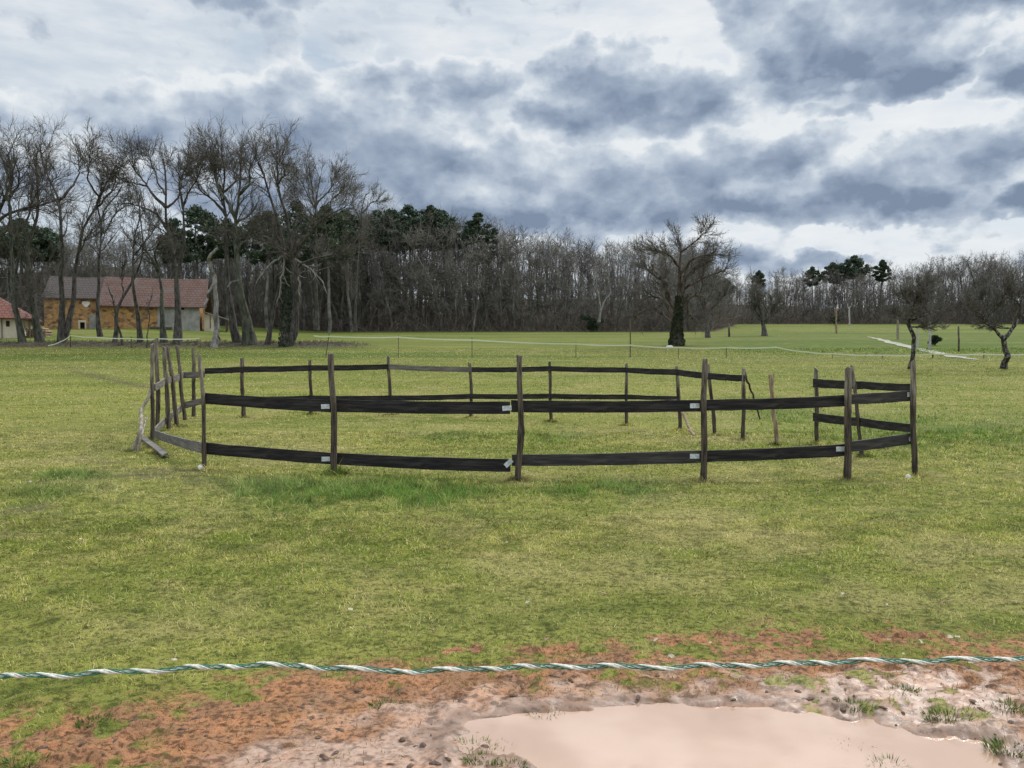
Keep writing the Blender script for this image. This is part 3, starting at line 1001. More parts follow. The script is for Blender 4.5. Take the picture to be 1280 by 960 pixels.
traced_tree('oak_tree', 'tall leafless oak with thick double trunk against the ochre wall of the brown-roofed barn', 'tree', GRP, 66,
            [T1([(230, 908), (235, 800), (240, 700), (255, 600), (260, 500), (262, 400), (240, 330), (215, 260), (205, 180), (190, 90)], 10, 2.2),
             T1([(255, 908), (258, 790), (262, 680), (270, 590), (280, 500), (310, 450), (340, 380), (350, 300), (372, 220), (400, 130)], 9, 2.2),
             T1([(262, 400), (285, 300), (290, 200), (270, 100)], 4.5, 1.6), T1([(320, 430), (365, 360), (405, 290), (420, 230)], 4, 1.5),
             T1([(262, 430), (220, 350), (185, 290), (190, 200)], 3.5, 1.3), T1([(345, 340), (320, 250), (330, 150), (345, 90)], 3.5, 1.3),
             T1([(265, 610), (330, 570), (400, 520)], 3, 1.2)], 4, crown_scale=0.8, levels=(7, 7, 6), start=0.5)
traced_tree('slender_tree', 'thin straight leafless tree where the brown and red barn roofs meet', 'tree', GRP, 67,
            [T1([(376, 902), (370, 760), (376, 600), (378, 470), (400, 390), (440, 350), (460, 290)], 6.5, 1.6),
             T1([(378, 470), (366, 390), (395, 320), (400, 270)], 3, 1.2), T1([(378, 520), (420, 450), (450, 400)], 2.2, 1)], 5, crown_scale=0.75, levels=(6, 6, 5), start=0.5)
traced_tree('slender_tree', 'small leafless tree leaning right in front of the barn, forked a little above the ground', 'tree', GRP, 66,
            [T1([(430, 905), (434, 800), (455, 750), (480, 690), (498, 640), (508, 560), (495, 440), (485, 310)], 6, 1.2), T1([(450, 765), (440, 700), (445, 640)], 3, 1.2)],
            6, crown_scale=0.5, levels=(5, 5, 4), start=0.55)
traced_tree('slender_tree', 'short stubby brown stem beside the small leaning tree in front of the barn', 'tree', GRP, 64.5,
            [T1([(460, 925), (456, 850), (452, 780), (440, 720)], 3.6, 1.5)], 7, crown_scale=0.5, levels=(3, 3, 3))
traced_tree('slender_tree', 'dark upright leafless tree in front of the middle of the barn\'s red roof', 'tree', GRP, 66,
            [T1([(526, 905), (527, 790), (516, 690), (518, 610), (505, 540), (530, 470), (520, 380)], 7, 1.5), T1([(516, 640), (545, 590), (590, 570), (620, 590)], 3, 1.2),
             T1([(518, 600), (560, 540), (600, 480)], 3, 1.2)], 8, crown_scale=0.8, levels=(6, 6, 5), start=0.5)
traced_tree('slender_tree', 'wispy sapling with thin stems by the barn wall, left of the green trunk', 'tree', GRP, 63,
            [T1([(552, 925), (560, 870), (572, 800), (576, 740)], 1.8, 0.8)], 9, crown_scale=0.5, levels=(4, 3, 2))
traced_tree('oak_tree', 'leafless tree with a green mossy trunk leaning left in front of the red barn roof', 'tree', GRP, 66,
            [T1([(616, 912), (612, 820), (600, 710), (585, 640), (560, 590), (520, 550)], 9, 2), T1([(592, 660), (610, 600), (640, 560)], 4, 1.4)],
            10, bark='bark_moss', crown_scale=0.9, levels=(7, 6, 5), start=0.55)
traced_tree('oak_tree', 'leafless oak with widest crown by the grey barn end, low limb running left', 'tree', GRP, 65,
            [T1([(665, 915), (660, 800), (655, 700), (640, 600), (615, 500), (602, 420), (598, 300), (602, 200), (588, 90)], 11, 2.2),
             T1([(615, 500), (560, 430), (500, 390), (450, 365), (410, 350)], 4.5, 1.4), T1([(600, 400), (565, 340), (530, 270), (490, 190), (460, 100)], 5, 1.5),
             T1([(650, 680), (682, 560), (680, 400), (700, 320), (735, 260), (755, 160)], 6, 1.6), T1([(680, 400), (660, 300), (672, 190), (680, 80)], 4, 1.4),
             T1([(530, 270), (480, 250), (430, 220)], 3, 1.2), T1([(600, 330), (560, 250), (545, 160), (520, 80)], 3.5, 1.3),
             T1([(602, 420), (640, 330), (650, 240), (655, 120)], 3.5, 1.3)], 11, crown_scale=0.75, levels=(7, 7, 6), start=0.45, bark='bark')
traced_tree('broken_stump', 'dead broken grey trunk snapped off at roof height, with a tilted splinter on top', 'tree stump', None, 63,
            [(s3([(802, 935), (800, 850), (796, 760), (788, 690)]), 9, 6), (s3([(792, 700), (775, 615), (808, 570)]), 7, 4), (s3([(788, 700), (770, 745), (765, 800)]), 5, 3),
             (s3([(822, 925), (824, 880), (815, 840)]), 3, 2)], 12, bark='bark_pale', crown_scale=0.3, levels=None)
traced_tree('oak_tree', 'dark leafless oak leaning left, right beside the broken grey stump', 'tree', GRP, 66,
            [T2([(172, 912), (150, 800), (132, 690), (125, 560), (128, 440), (110, 330), (125, 230), (110, 80)], 11, 2.2),
             T2([(128, 440), (70, 360), (30, 310), (15, 240)], 5, 1.5), T2([(125, 330), (160, 250), (160, 150)], 4, 1.4), T2([(115, 330), (80, 240), (75, 130)], 4, 1.4)],
            13, crown_scale=0.9, levels=(8, 7, 6))
traced_tree('oak_tree', 'big leafless oak with flared green trunk, right of the leaning dark oak', 'tree', GRP, 65,
            [T2([(218, 915), (205, 800), (188, 700), (178, 570), (170, 450), (192, 350), (180, 250), (190, 120)], 15, 2.4),
             T2([(192, 350), (230, 280), (225, 180), (250, 110)], 5, 1.5), T2([(172, 460), (140, 380), (100, 300), (90, 200), (60, 100)], 6, 1.5),
             T2([(180, 600), (230, 520), (280, 470)], 4, 1.5)], 14, bark='bark_moss', crown_scale=0.9, levels=(8, 7, 6), ivy=0, flare=1.6)
traced_tree('slender_tree', 'short leafless tree leaning right, close left of the ivy clad twin trunks', 'tree', GRP, 65,
            [T2([(282, 925), (298, 860), (308, 780), (330, 700), (345, 600), (385, 500)], 7, 2)], 15, crown_scale=1.0, levels=(8, 7, 6))
traced_tree('oak_tree', 'leafless oak on ivy clad twin trunks ending the row, bleached limbs drooping', 'tree', GRP, 64,
            [T2([(350, 932), (350, 800), (345, 700), (340, 590), (310, 450), (280, 320), (270, 220), (235, 120)], 13, 2.5),
             T2([(385, 932), (388, 800), (400, 700), (385, 590), (370, 450), (330, 300), (340, 200), (330, 130)], 13, 2.5),
             T2([(385, 600), (450, 530), (520, 480), (600, 440)], 6, 1.5), T2([(345, 600), (290, 540), (220, 500)], 5, 1.5), T2([(390, 640), (480, 600), (560, 600)], 4, 1.3),
             T2([(330, 300), (380, 250), (385, 170)], 4, 1.5)], 16,
            crown_scale=0.85, levels=(9, 8, 6), ivy=2600, flare=1.3, start=0.4,
            dead=[(s3([(340, 600), (300, 625), (270, 655), (240, 705)], 240), 3.4, 1), (s3([(350, 590), (420, 630), (490, 690), (505, 740)], 240), 3.6, 1),
                  (s3([(370, 620), (400, 680), (405, 750)], 240), 3, 1), (s3([(350, 570), (340, 660), (318, 770)], 240), 3.4, 1), (s3([(180, 690), (150, 695), (130, 720)], 240), 2, 1)])
traced_tree('oak_tree', 'leafless tree with a round fan shaped crown rising behind the wood right of the row', 'tree', None, 84,
            [(s3([(467, 880), (467, 700), (467, 500), (466, 400), (470, 300), (480, 220)], 240), 6, 1.6), (s3([(466, 430), (430, 330), (400, 240)], 240), 3, 1), (s3([(468, 400), (510, 320), (535, 250)], 240), 3, 1),
             (s3([(466, 420), (445, 300), (440, 210)], 240), 3, 1), (s3([(468, 450), (530, 380), (565, 330)], 240), 2.4, 1), (s3([(466, 460), (410, 390), (375, 330)], 240), 2.4, 1)], 17, crown_scale=0.8, levels=(8, 7, 6), start=0.4, wobk=0.5, lenk=0.34)
traced_tree('oak_tree', 'small wispy leafless crown standing above the dark pines, right of the round crowned tree', 'tree', None, 100,
            [(s3([(612, 880), (615, 700), (620, 500), (625, 400), (640, 310)], 240), 4, 1.2), (s3([(620, 450), (590, 380), (600, 320)], 240), 2, 1), (s3([(622, 430), (665, 370), (690, 350)], 240), 2, 1)], 18, crown_scale=0.6, levels=(7, 6, 5), start=0.55)
# veteran chestnut
def T4(pts, w0, w1, c=True): return (s3(pts, 740, 220, 4.0), w0, w1, c)


traced_tree('veteran_chestnut_tree', 'huge old leafless tree alone in the field, trunk wrapped in ivy', 'tree', None, 66,
            [T4([(425, 852), (425, 770), (430, 680), (430, 560), (425, 430), (430, 320), (440, 250), (420, 190)], 18, 1.8),
             T4([(440, 640), (470, 500), (520, 420), (580, 360), (620, 290), (650, 235)], 8, 1.8), T4([(450, 480), (470, 380), (530, 340), (600, 350)], 4.5, 1.4),
             T4([(400, 660), (370, 560), (340, 500), (290, 470), (260, 420), (250, 360)], 8, 1.6), T4([(425, 430), (380, 350), (320, 300), (260, 270)], 5, 1.4),
             T4([(335, 520), (325, 440), (315, 385)], 5, 3, False), T4([(375, 620), (360, 540), (360, 480)], 6, 3, False),
             T4([(400, 700), (350, 610), (290, 600), (230, 640)], 6, 1.5), T4([(455, 640), (500, 600), (545, 600), (560, 660)], 4.5, 1.5),
             T4([(460, 560), (520, 530), (580, 500), (640, 470)], 5, 1.4), T4([(405, 740), (340, 680), (290, 650), (220, 700)], 4, 1.2),
             T4([(440, 300), (480, 240), (500, 200)], 3, 1.2), T4([(470, 650), (480, 690), (520, 720)], 3, 1.2)],
            19, bark='bark_brown', crown_scale=0.75, levels=(7, 7, 6), ivy=2600, flare=1.15, depth=1.3, wobk=1.2, start=0.28, lenk=0.46, squash=(345, 0.42))
traced_tree('oak_tree', 'dark leafless tree just right of and behind the huge ivy wrapped tree', 'tree', None, 88,
            [T4([(580, 790), (578, 720), (560, 640), (540, 560), (560, 480), (545, 420)], 7, 1.6), T4([(575, 700), (620, 620), (650, 560)], 3, 1.2), T4([(560, 640), (600, 540), (610, 470)], 3, 1.2)], 20, levels=(8, 7, 6), start=0.3, squash=(390, 0.3))
traced_tree('field_tree', 'small round crowned leafless tree on a short trunk alone in the far field', 'tree', None, 96,
            [T4([(863, 798), (865, 745), (860, 700), (850, 620), (850, 540), (838, 470)], 8, 1.5), T4([(865, 735), (900, 680), (925, 600)], 4, 1.2), T4([(860, 720), (815, 640), (800, 560)], 3.5, 1.2)],
            21, twig='twig', levels=(10, 9, 7), start=0.25, crown_scale=1.5, squash=(400, 0.3))
def T5(pts, w0, w1, c=True): return (s3(pts, 1000, 260, 4.364), w0, w1, c)


traced_tree('pollard_fruit_tree', 'old pollarded fruit tree with a long limb to the right, behind the rightmost pen posts', 'tree', 'bare fruit trees on the right of the field', 41,
            [T5([(600, 862), (600, 800), (603, 720), (590, 650), (583, 615)], 6.5, 5, False), T5([(585, 620), (620, 600), (670, 575), (720, 553), (770, 550), (830, 548)], 4.5, 1.5),
             T5([(585, 625), (590, 560), (590, 500), (595, 430), (590, 400)], 4, 1.5), T5([(590, 650), (640, 650), (680, 630)], 2.6, 1), T5([(590, 520), (545, 480), (520, 430)], 2.2, 1),
             T5([(585, 610), (520, 590), (440, 600)], 2, 0.8), T5([(690, 565), (670, 520), (640, 490)], 2, 0.8), T5([(590, 470), (640, 430), (660, 380)], 2, 0.8)],
            22, bark='bark_fruit', twig='twig', levels=(9, 8, 7), start=0.12, lenk=0.5, twig_r=0.0065, tk=0.5, squash=(400, 0.2), up=0.07, wobk=0.6, depth=0.5)
traced_tree('fruit_tree', 'leafless fruit tree with a pale forked trunk by the right edge of the photo', 'tree', 'bare fruit trees on the right of the field', 41,
            [T5([(1113, 862), (1108, 800), (1095, 750), (1088, 712)], 8.5, 6.5, False), T5([(1085, 715), (1050, 670), (1015, 620), (970, 575), (935, 540)], 5.5, 1.5),
             T5([(1092, 715), (1140, 670), (1180, 610), (1195, 540), (1195, 430), (1230, 350)], 5.5, 1.5), T5([(1150, 655), (1100, 655), (1050, 625)], 3, 1), T5([(1185, 600), (1240, 560), (1290, 480), (1330, 420)], 4, 1.2),
             T5([(1015, 620), (1040, 540), (1020, 450), (1050, 380)], 3, 1), T5([(970, 575), (900, 545), (860, 500)], 2.4, 0.9), T5([(1195, 520), (1140, 440), (1120, 340)], 3, 1),
             T5([(1050, 600), (1100, 500), (1110, 400)], 2.6, 1)],
            23, bark='bark_fruit', twig='twig', levels=(9, 8, 7), start=0.15, lenk=0.5, twig_r=0.0065, tk=0.5, squash=(400, 0.2), up=0.06, wobk=0.6, depth=0.5)

# ------------------------------------------------------------------ the wood
def forest_variant(seed, H, spread):
    """tall thin tree, local coordinates, base at origin -> (trunk mesh, crown mesh)"""
    rg = np.random.default_rng(seed)
    ns = int(rg.integers(1, 3))
    lines, rads = [], []
    for s in range(ns):
        N = 14
        p = np.zeros((N, 3)); d = np.array([rg.normal() * 0.10, rg.normal() * 0.10, 1.0])
        p[0] = (rg.normal() * 0.2 * s, rg.normal() * 0.2 * s, -0.2)
        for k in range(1, N):
            d = norm(d + np.array([rg.normal() * 0.10, rg.normal() * 0.10, 0.12]))
            p[k] = p[k - 1] + d * (H * (0.85 if s == 0 else 0.7) / (N - 1))
        lines.append(p); rads.append(np.linspace(0.11 + 0.08 * rg.random(), 0.03, N))
    L, RR = np.array(lines), np.array(rads)
    tb, cb = MB(), MB()
    tb.add(*tubes(L, RR, 6))
    l1, r1 = grow(L, RR, 17 if ns == 1 else 10, rg, 0.08, 1.0, 0.30 * spread, (0.4, 1.1), 7, 0.26, 0.10, 0.5, 0.022, 0.35, absL=H)
    tb.add(*tubes(l1, r1, 4))
    l2, r2 = grow(l1, r1, 8, rg, 0.15, 1.0, 0.55, (0.4, 1.1), 5, 0.28, 0.06, 0.6, 0.019, 0.3)
    cb.add(*tubes(l2, r2, 3))
    l3, r3 = grow(l2, r2, 5, rg, 0.1, 1.0, 0.7, (0.4, 1.0), 4, 0.26, 0.06, 0.65, 0.016, 0.2)
    cb.add(*tubes(l3, r3, 3))
    return tb, cb


def skyline(px):
    return np.interp(px, [-300, 0, 60, 130, 250, 330, 420, 470, 520, 600, 640, 700, 760, 800, 860, 900, 935, 1000, 1060, 1100, 1150, 1200, 1280, 1700],
                     [285, 285, 278, 290, 292, 275, 262, 262, 270, 275, 290, 292, 303, 305, 300, 335, 345, 336, 330, 335, 328, 322, 318, 315])


FH = 13.0
variants = []
for k in range(9):
    tb, cb = forest_variant(100 + k, FH, 0.75 + 0.07 * (k % 4))
    variants.append((tb, cb))
vmesh = []
for k, (tb, cb) in enumerate(variants):
    tm = np_mesh('trunk', np.concatenate(tb.v), np.concatenate(tb.q), None, MAT[{2: 'bark', 4: 'bark_moss', 6: 'trunk_pale'}.get(k, 'trunk_wood')])
    cm = np_mesh('crown', np.concatenate(cb.v), np.concatenate(cb.q), None, MAT['twig_grey' if k % 3 else 'twig'])
    top = max(np.concatenate(cb.v)[:, 2].max(), np.concatenate(tb.v)[:, 2].max())
    vmesh.append((tm, cm, top))


def edge_y(x):
    return float(np.interp(x, [-200, -31, 30, 48, 200], [109, 118, 119, 169, 169]))


rf = random.Random(77)


def place_forest(x, y, scale_h, label, group, k=None):
    k = rf.randrange(len(vmesh)) if k is None else k
    tm, cm, top = vmesh[k]
    z = gz(x, y)
    o = empty('forest_tree', (x, y, z), label, 'tree', group, rz=rf.random() * 6.28)
    s = scale_h / top
    o.scale = (s, s, s)
    a = obj('trunk', tm, o); b_ = obj('crown', cm, o)
    return o


def top_height(x, y, jitter=0.0):
    px, _ = to_px(np.array([x]), np.array([y]), np.array([0.0]))
    ty = skyline(px)[0] + jitter
    return at(float(px[0]), float(ty), y)[2] - gz(x, y)


FOREST_SETS = (
    ('bare tree in the leafless wood behind the barn', 'bare trees of the wood behind the barn'),
    ('bare tree in the dense wood along the far edge of the field', 'bare trees of the wood behind the field'),
    ('bare tree in the more distant wood beyond the field on the right', 'bare trees of the distant wood on the right'))
cnt = 0
for r_ in range(3):
    x = -84.0 + r_ * 1.1
    while x < 128:
        ey = edge_y(x)
        sp = 2.5 if ey < 130 else 2.75
        xx = x + rf.uniform(-0.9, 0.9)
        yy = ey + 1.0 + r_ * 4.5 + rf.uniform(-1.2, 2.2)
        jit = rf.choice((-9, -3, 0, 4, 9, 16, 26)) + (10 if r_ == 0 else 0) + rf.uniform(-3, 3)
        h = top_height(xx, yy, jit)
        s_ = FOREST_SETS[0 if xx < -30 else (1 if xx < 39 else 2)]
        if abs((xx - 22.5)) > 0.1 and 5 < h < 26:
            place_forest(xx, yy, h, *s_)
            cnt += 1
        x += sp
print('forest trees', cnt)

# deeper wood: one mass
tbv, q_, off = [], [], 0
rg = np.random.default_rng(9)
lows = []
for k in range(5):
    N = 8
    p_ = np.zeros((1, N, 3)); p_[0, :, 2] = np.linspace(-0.3, 11.5, N); p_[0, 1:, :2] = np.cumsum(rg.normal(size=(N - 1, 2)) * 0.2, 0)
    r0 = np.linspace(0.17, 0.03, N)[None]
    a1, b1 = grow(p_, r0, 12, rg, 0.15, 1, 0.28, (0.4, 1.1), 5, 0.25, 0.1, 0.5, 0.03, 0.3)
    a2, b2 = grow(a1, b1, 7, rg, 0.1, 1, 0.55, (0.4, 1.1), 4, 0.28, 0.05, 0.6, 0.024, 0.2)
    m_ = MB(); m_.add(*tubes(p_, r0, 5)); m_.add(*tubes(a1, b1, 3)); m_.add(*tubes(a2, b2, 3))
    lows.append((np.concatenate(m_.v), np.concatenate(m_.q)))
x = -92.0
for r_ in range(8):
    x = -95.0 + r_
    while x < 140:
        xx, yy = x + rf.uniform(-1.2, 1.2), edge_y(x) + 14 + r_ * 4.0 + rf.uniform(-2, 2)
        h = top_height(xx, yy, rf.uniform(0, 24))
        if 4 < h < 30:
            V_, Q_ = lows[rf.randrange(5)]
            s = h / 13.0; a = rf.random() * 6.28
            ca, sa = math.cos(a), math.sin(a)
            W_ = np.stack([(V_[:, 0] * ca - V_[:, 1] * sa) * s + xx, (V_[:, 0] * sa + V_[:, 1] * ca) * s + yy, V_[:, 2] * s + gz(xx, yy)], -1)
            tbv.append(W_); q_.append(Q_ + off); off += len(W_)
        x += 2.2
o = obj('woodland', np_mesh('woodland', np.concatenate(tbv), np.concatenate(q_), None, MAT['trunk_wood']))
tag(o, 'deep mass of leafless trees filling the wood behind its edge', 'woodland', kind='stuff')

# undergrowth along the edge
rg = np.random.default_rng(19)
n = 9000
ux = rg.uniform(-90, 130, n)
uy = np.interp(ux, [-200, -31, 30, 48, 200], [109, 118, 119, 169, 169]) + rg.uniform(-0.6, 9, n)
uz = base_z(ux, uy)
N = 5
P_ = np.empty((n, N, 3)); P_[:, 0] = np.stack([ux, uy, uz - 0.05], -1)
d = norm(np.stack([rg.normal(size=n) * 0.5, rg.normal(size=n) * 0.4, np.ones(n)], -1))
Lh = rg.uniform(0.8, 4.6, n)
for s in range(1, N):
    d = norm(d + rg.normal(size=(n, 3)) * 0.25 + np.array([0, 0, -0.10]))
    P_[:, s] = P_[:, s - 1] + d * (Lh / (N - 1))[:, None]
r_ = np.linspace(0.028, 0.012, N)[None] * np.ones((n, 1))
c1, cr1 = grow(P_, r_, 3, rg, 0.2, 1, 0.55, (0.4, 1.0), 4, 0.3, 0.0, 0.7, 0.012)
mb = MB(); mb.add(*tubes(P_, r_, 3)); mb.add(*tubes(c1, cr1, 3))
tag(mb.build('undergrowth', MAT['brush']), 'tangled brown brambles and brush along the foot of the wood', 'undergrowth', kind='stuff')


n = 2600
rg = np.random.default_rng(23)
ux = rg.uniform(-44, -12, n); uy = 65.3 + rg.normal(size=n) * 1.2
P_ = np.empty((n, 4, 3)); P_[:, 0] = np.stack([ux, uy, base_z(ux, uy) - 0.02], -1)
d = norm(np.stack([rg.normal(size=n) * 0.9, rg.normal(size=n) * 0.5, np.ones(n)], -1)); Lh = rg.uniform(0.08, 0.42, n)
for s_ in range(1, 4):
    d = norm(d + rg.normal(size=(n, 3)) * 0.3 + np.array([0, 0, -0.2])); P_[:, s_] = P_[:, s_ - 1] + d * (Lh / 3)[:, None]
mb = MB(); mb.add(*tubes(P_, np.full((n, 4), 0.014), 3))
tag(mb.build('bank_weeds', MAT['brush']), 'dead weeds and fallen twigs on the leaf bank under the left trees', 'dead weeds', kind='stuff')

# ------------------------------------------------------------------ leafy things
def leaf_cloud(mb, centers, radii, n, size, rg, flatk=0.6):
    centers = np.asarray(centers, float); radii = np.asarray(radii, float)
    k = rg.integers(0, len(centers), n)
    v = norm(rg.normal(size=(n, 3))) * (rg.random((n, 1)) ** 0.45)
    c = centers[k] + v * radii[k][:, None] * np.array([1, 1, flatk])
    u = norm(rg.normal(size=(n, 3))); w = norm(np.cross(u, rg.normal(size=(n, 3))))
    s = size * (0.5 + rg.random(n))[:, None]
    V = np.stack([c - u * s, c + w * s * 0.6, c + u * s, c - w * s * 0.6], 1).reshape(-1, 3)
    q = np.arange(n) * 4
    mb.add(V, np.stack([q, q + 1, q + 2, q + 3], -1))


def pine(px, top_py, Yd, wpx, label, seed, group, crown_frac=0.35):
    rg = np.random.default_rng(seed)
    x, y, z = ground_at(px, Yd)
    top = at(px, top_py, Yd)[2]
    H = top - z
    cw = wpx * Yd / F / 2 * 1.2
    o = empty('pine_tree', (x, y, z), label, 'pine tree', group)
    tb = MB()
    p = np.zeros((1, 10, 3)); p[0, :, 2] = np.linspace(-0.2, H * 0.93, 10); p[0, 1:, :2] = np.cumsum(rg.normal(size=(9, 2)) * 0.12, 0)
    tb.add(*tubes(p, np.linspace(0.28, 0.07, 10)[None], 7))
    l1, r1 = grow(p, np.linspace(0.28, 0.07, 10)[None], 16, rg, 1 - crown_frac, 0.98, 0.9, (0.8, 1.3), 6, 0.18, 0.12, 0.5, 0.03, 0.2, absL=cw)
    tb.add(*tubes(l1, r1, 4))
    tb.build('trunk', MAT['trunk_wood'], o)
    cb = MB()
    cc, rr = [], []
    for k in range(95):
        a = rg.random() * 6.28; q = rg.random()
        hh = H * (1 - crown_frac * (1 - q))
        prof = math.sin(min(1, 0.12 + q * 0.95) * math.pi) ** 0.6
        rad = cw * prof * math.sqrt(rg.random())
        cc.append((p[0, -1, 0] + math.cos(a) * rad, p[0, -1, 1] + math.sin(a) * rad, hh - 0.3)); rr.append(cw * rg.uniform(0.12, 0.26))
    leaf_cloud(cb, cc, rr, 9500, 0.17, rg, 0.6)
    cb.build('crown', MAT['pine'], o)
    return o


PG = 'dark pines rising from the wood'
pines = [
    (492, 262, 128, 56), (515, 258, 131, 50), (540, 256, 128, 52), (560, 262, 132, 46), (597, 266, 127, 44), (470, 262, 134, 46),
    (335, 262, 112, 64), (372, 252, 116, 62), (412, 256, 112, 62), (440, 262, 118, 50), (245, 256, 112, 62), (285, 272, 116, 54), (215, 285, 120, 40),
    (30, 275, 118, 70), (-20, 280, 116, 60), (65, 285, 122, 40),
    (1068, 319, 178, 34), (1040, 327, 182, 24), (1099, 324, 176, 18), (1014, 333, 180, 18), (946, 337, 180, 16), (905, 348, 176, 22)]
plab = ['leftmost dark pine of the clump above the wood, left of centre', 'second dark pine from the left in the clump above the wood', 'highest dark pine in the middle of the clump above the wood',
        'right-hand pine of the flat topped dark clump above the wood', 'lone dark pine with rounded top, right of the main clump', 'dark pine behind the wispy leafless crown',
        'dark pine behind the flared green oak', 'dark pine behind the ivy clad twin trunks', 'dark pine below the round fan shaped bare crown', 'dark pine right of the round fan shaped bare crown',
        'dark pine behind the broken grey stump and the barn\'s right end', 'low dark pine between the tallest oak and the flared green oak', 'low dark pine above the red barn roof',
        'dark pine behind the leaning slim tree at the left edge', 'dark pine cut by the left edge of the photo', 'low dark pine left of the thick double trunk',
        'widest flat topped pine of the distant wood on the right', 'pine left of the widest one in the distant wood on the right', 'small pine right of the widest one in the distant wood on the right',
        'small umbrella pine left of its bigger neighbours in the distant wood', 'small pine above the round crowned field tree', 'dark pine right behind the huge ivy wrapped tree']
for k, (a, b_, c_, d_) in enumerate(pines):
    pine(a, b_, c_, d_, plab[k], 300 + k, PG, 0.42 if k in (4, 6, 7, 8, 10) else 0.34)


def bush(name, px, Yd, w, h, label, mat, seed, n=3500, size=0.10, cat='bush'):
    rg = np.random.default_rng(seed)
    x, y, z = ground_at(px, Yd)
    o = empty(name, (x, y, z), label, cat)
    cc = [(rg.normal() * w * 0.25, rg.normal() * w * 0.2, h * (0.2 + 0.6 * rg.random())) for _ in range(14)]
    cb = MB(); leaf_cloud(cb, cc, [w * 0.22] * 14, n, size, rg, 0.9); cb.build('foliage', mat, o)
    tb = MB(); p = np.zeros((6, 5, 3)); p[:, :, 2] = np.linspace(-0.05, h * 0.7, 5); p[:, :, 0] = np.linspace(0, 1, 5) * rg.normal(size=(6, 1)) * w * 0.25; p[:, :, 1] = np.linspace(0, 1, 5) * rg.normal(size=(6, 1)) * w * 0.2
    tb.add(*tubes(p, np.full((6, 5), 0.03), 4)); tb.build('stem', MAT['twig'], o)


bush('ivy_bush', 739, 117, 2.0, 2.8, 'dark evergreen bush at the foot of the wood beside the bleached dead tree', MAT['ivy'], 61)
bush('evergreen_bush', 1168, 66, 0.8, 0.9, 'dark low bush behind the pale poles on the right', MAT['ivy'], 62, 2000)
bush('evergreen_bush', 1043, 160, 1.8, 2.2, 'small dark bush at the far wood edge next to the brown wooden pole', MAT['ivy'], 63, 1500)
traced_tree('dead_tree', 'bleached dead tree with pale twisted limbs at the edge of the wood in the centre', 'tree', None, 114,
            [(s3([(1075, 730), (1085, 660), (1070, 590), (1055, 520), (1050, 460)], 480, 220, 4), 3.6, 1.4), (s3([(1085, 670), (1105, 620), (1140, 580), (1130, 540)], 480, 220, 4), 2.4, 1),
             (s3([(1070, 590), (1100, 530), (1105, 480)], 480, 220, 4), 2, 1)], 64, bark='bark_pale', twig='bark_pale', levels=(5, 4, 3), crown_scale=0.6)

# ------------------------------------------------------------------ buildings
def wall_mat(name, stops, scale, mortar):
    m, t, b = new_mat(name)
    co = t.n('ShaderNodeTexCoord').outputs['Object']
    vor = t.n('ShaderNodeTexVoronoi'); vor.inputs['Scale'].default_value = scale
    t.put(vor.inputs['Vector'], t.vec('ADD', t.vec('MULTIPLY', co, (1, 1, 1.7)), t.vec('SCALE', t.noise(co, 3, 3, 0.5, True), s=0.25)))
    r = t.n('ShaderNodeValToRGB'); t.put(r.inputs[0], t.sep(vor.outputs['Color'])[0])
    cr = r.color_ramp
    for k, (p_, c) in enumerate(stops):
        e_ = cr.elements[k] if k < 2 else cr.elements.new(p_)
        e_.position = p_; e_.color = (*c, 1)
    edge = t.n('ShaderNodeTexVoronoi', feature='DISTANCE_TO_EDGE'); edge.inputs['Scale'].default_value = scale
    t.put(edge.inputs['Vector'], t.vec('ADD', t.vec('MULTIPLY', co, (1, 1, 1.7)), t.vec('SCALE', t.noise(co, 3, 3, 0.5, True), s=0.25)))
    c = t.mix(t.smooth(edge.outputs[0], 0.02, 0.09), mortar, r.outputs[0])
    n = t.noise(co, 0.8, 5, 0.6)
    c = t.mix(t.smooth(n, 0.5, 0.72, 0, 0.6), c, mortar)
    t.put(b.inputs['Base Color'], c); b.inputs['Roughness'].default_value = 0.95
    bump(t, b, edge.outputs[0], 0.5, 0.05)
    return m


def tile_mat(name, a, b_, c_):
    m, t, b = new_mat(name)
    co = t.n('ShaderNodeTexCoord').outputs['Object']
    br = t.n('ShaderNodeTexBrick')
    uv = t.sep(co)
    t.put(br.inputs['Vector'], t.comb(uv[0], uv[2], 0))
    br.inputs['Scale'].default_value = 1.0
    br.inputs['Brick Width'].default_value = 0.45; br.inputs['Row Height'].default_value = 0.30; br.inputs['Mortar Size'].default_value = 0.035
    br.inputs['Color1'].default_value = (*a, 1); br.inputs['Color2'].default_value = (*b_, 1); br.inputs['Mortar'].default_value = (a[0] * .35, a[1] * .35, a[2] * .35, 1)
    n = t.noise(co, 0.7, 6, 0.65)
    c = t.mix(t.smooth(n, 0.45, 0.68, 0, 0.75), br.outputs['Color'], c_)
    t.put(b.inputs['Base Color'], c); b.inputs['Roughness'].default_value = 0.9
    bump(t, b, br.outputs['Fac'], 0.5, 0.03)
    return m


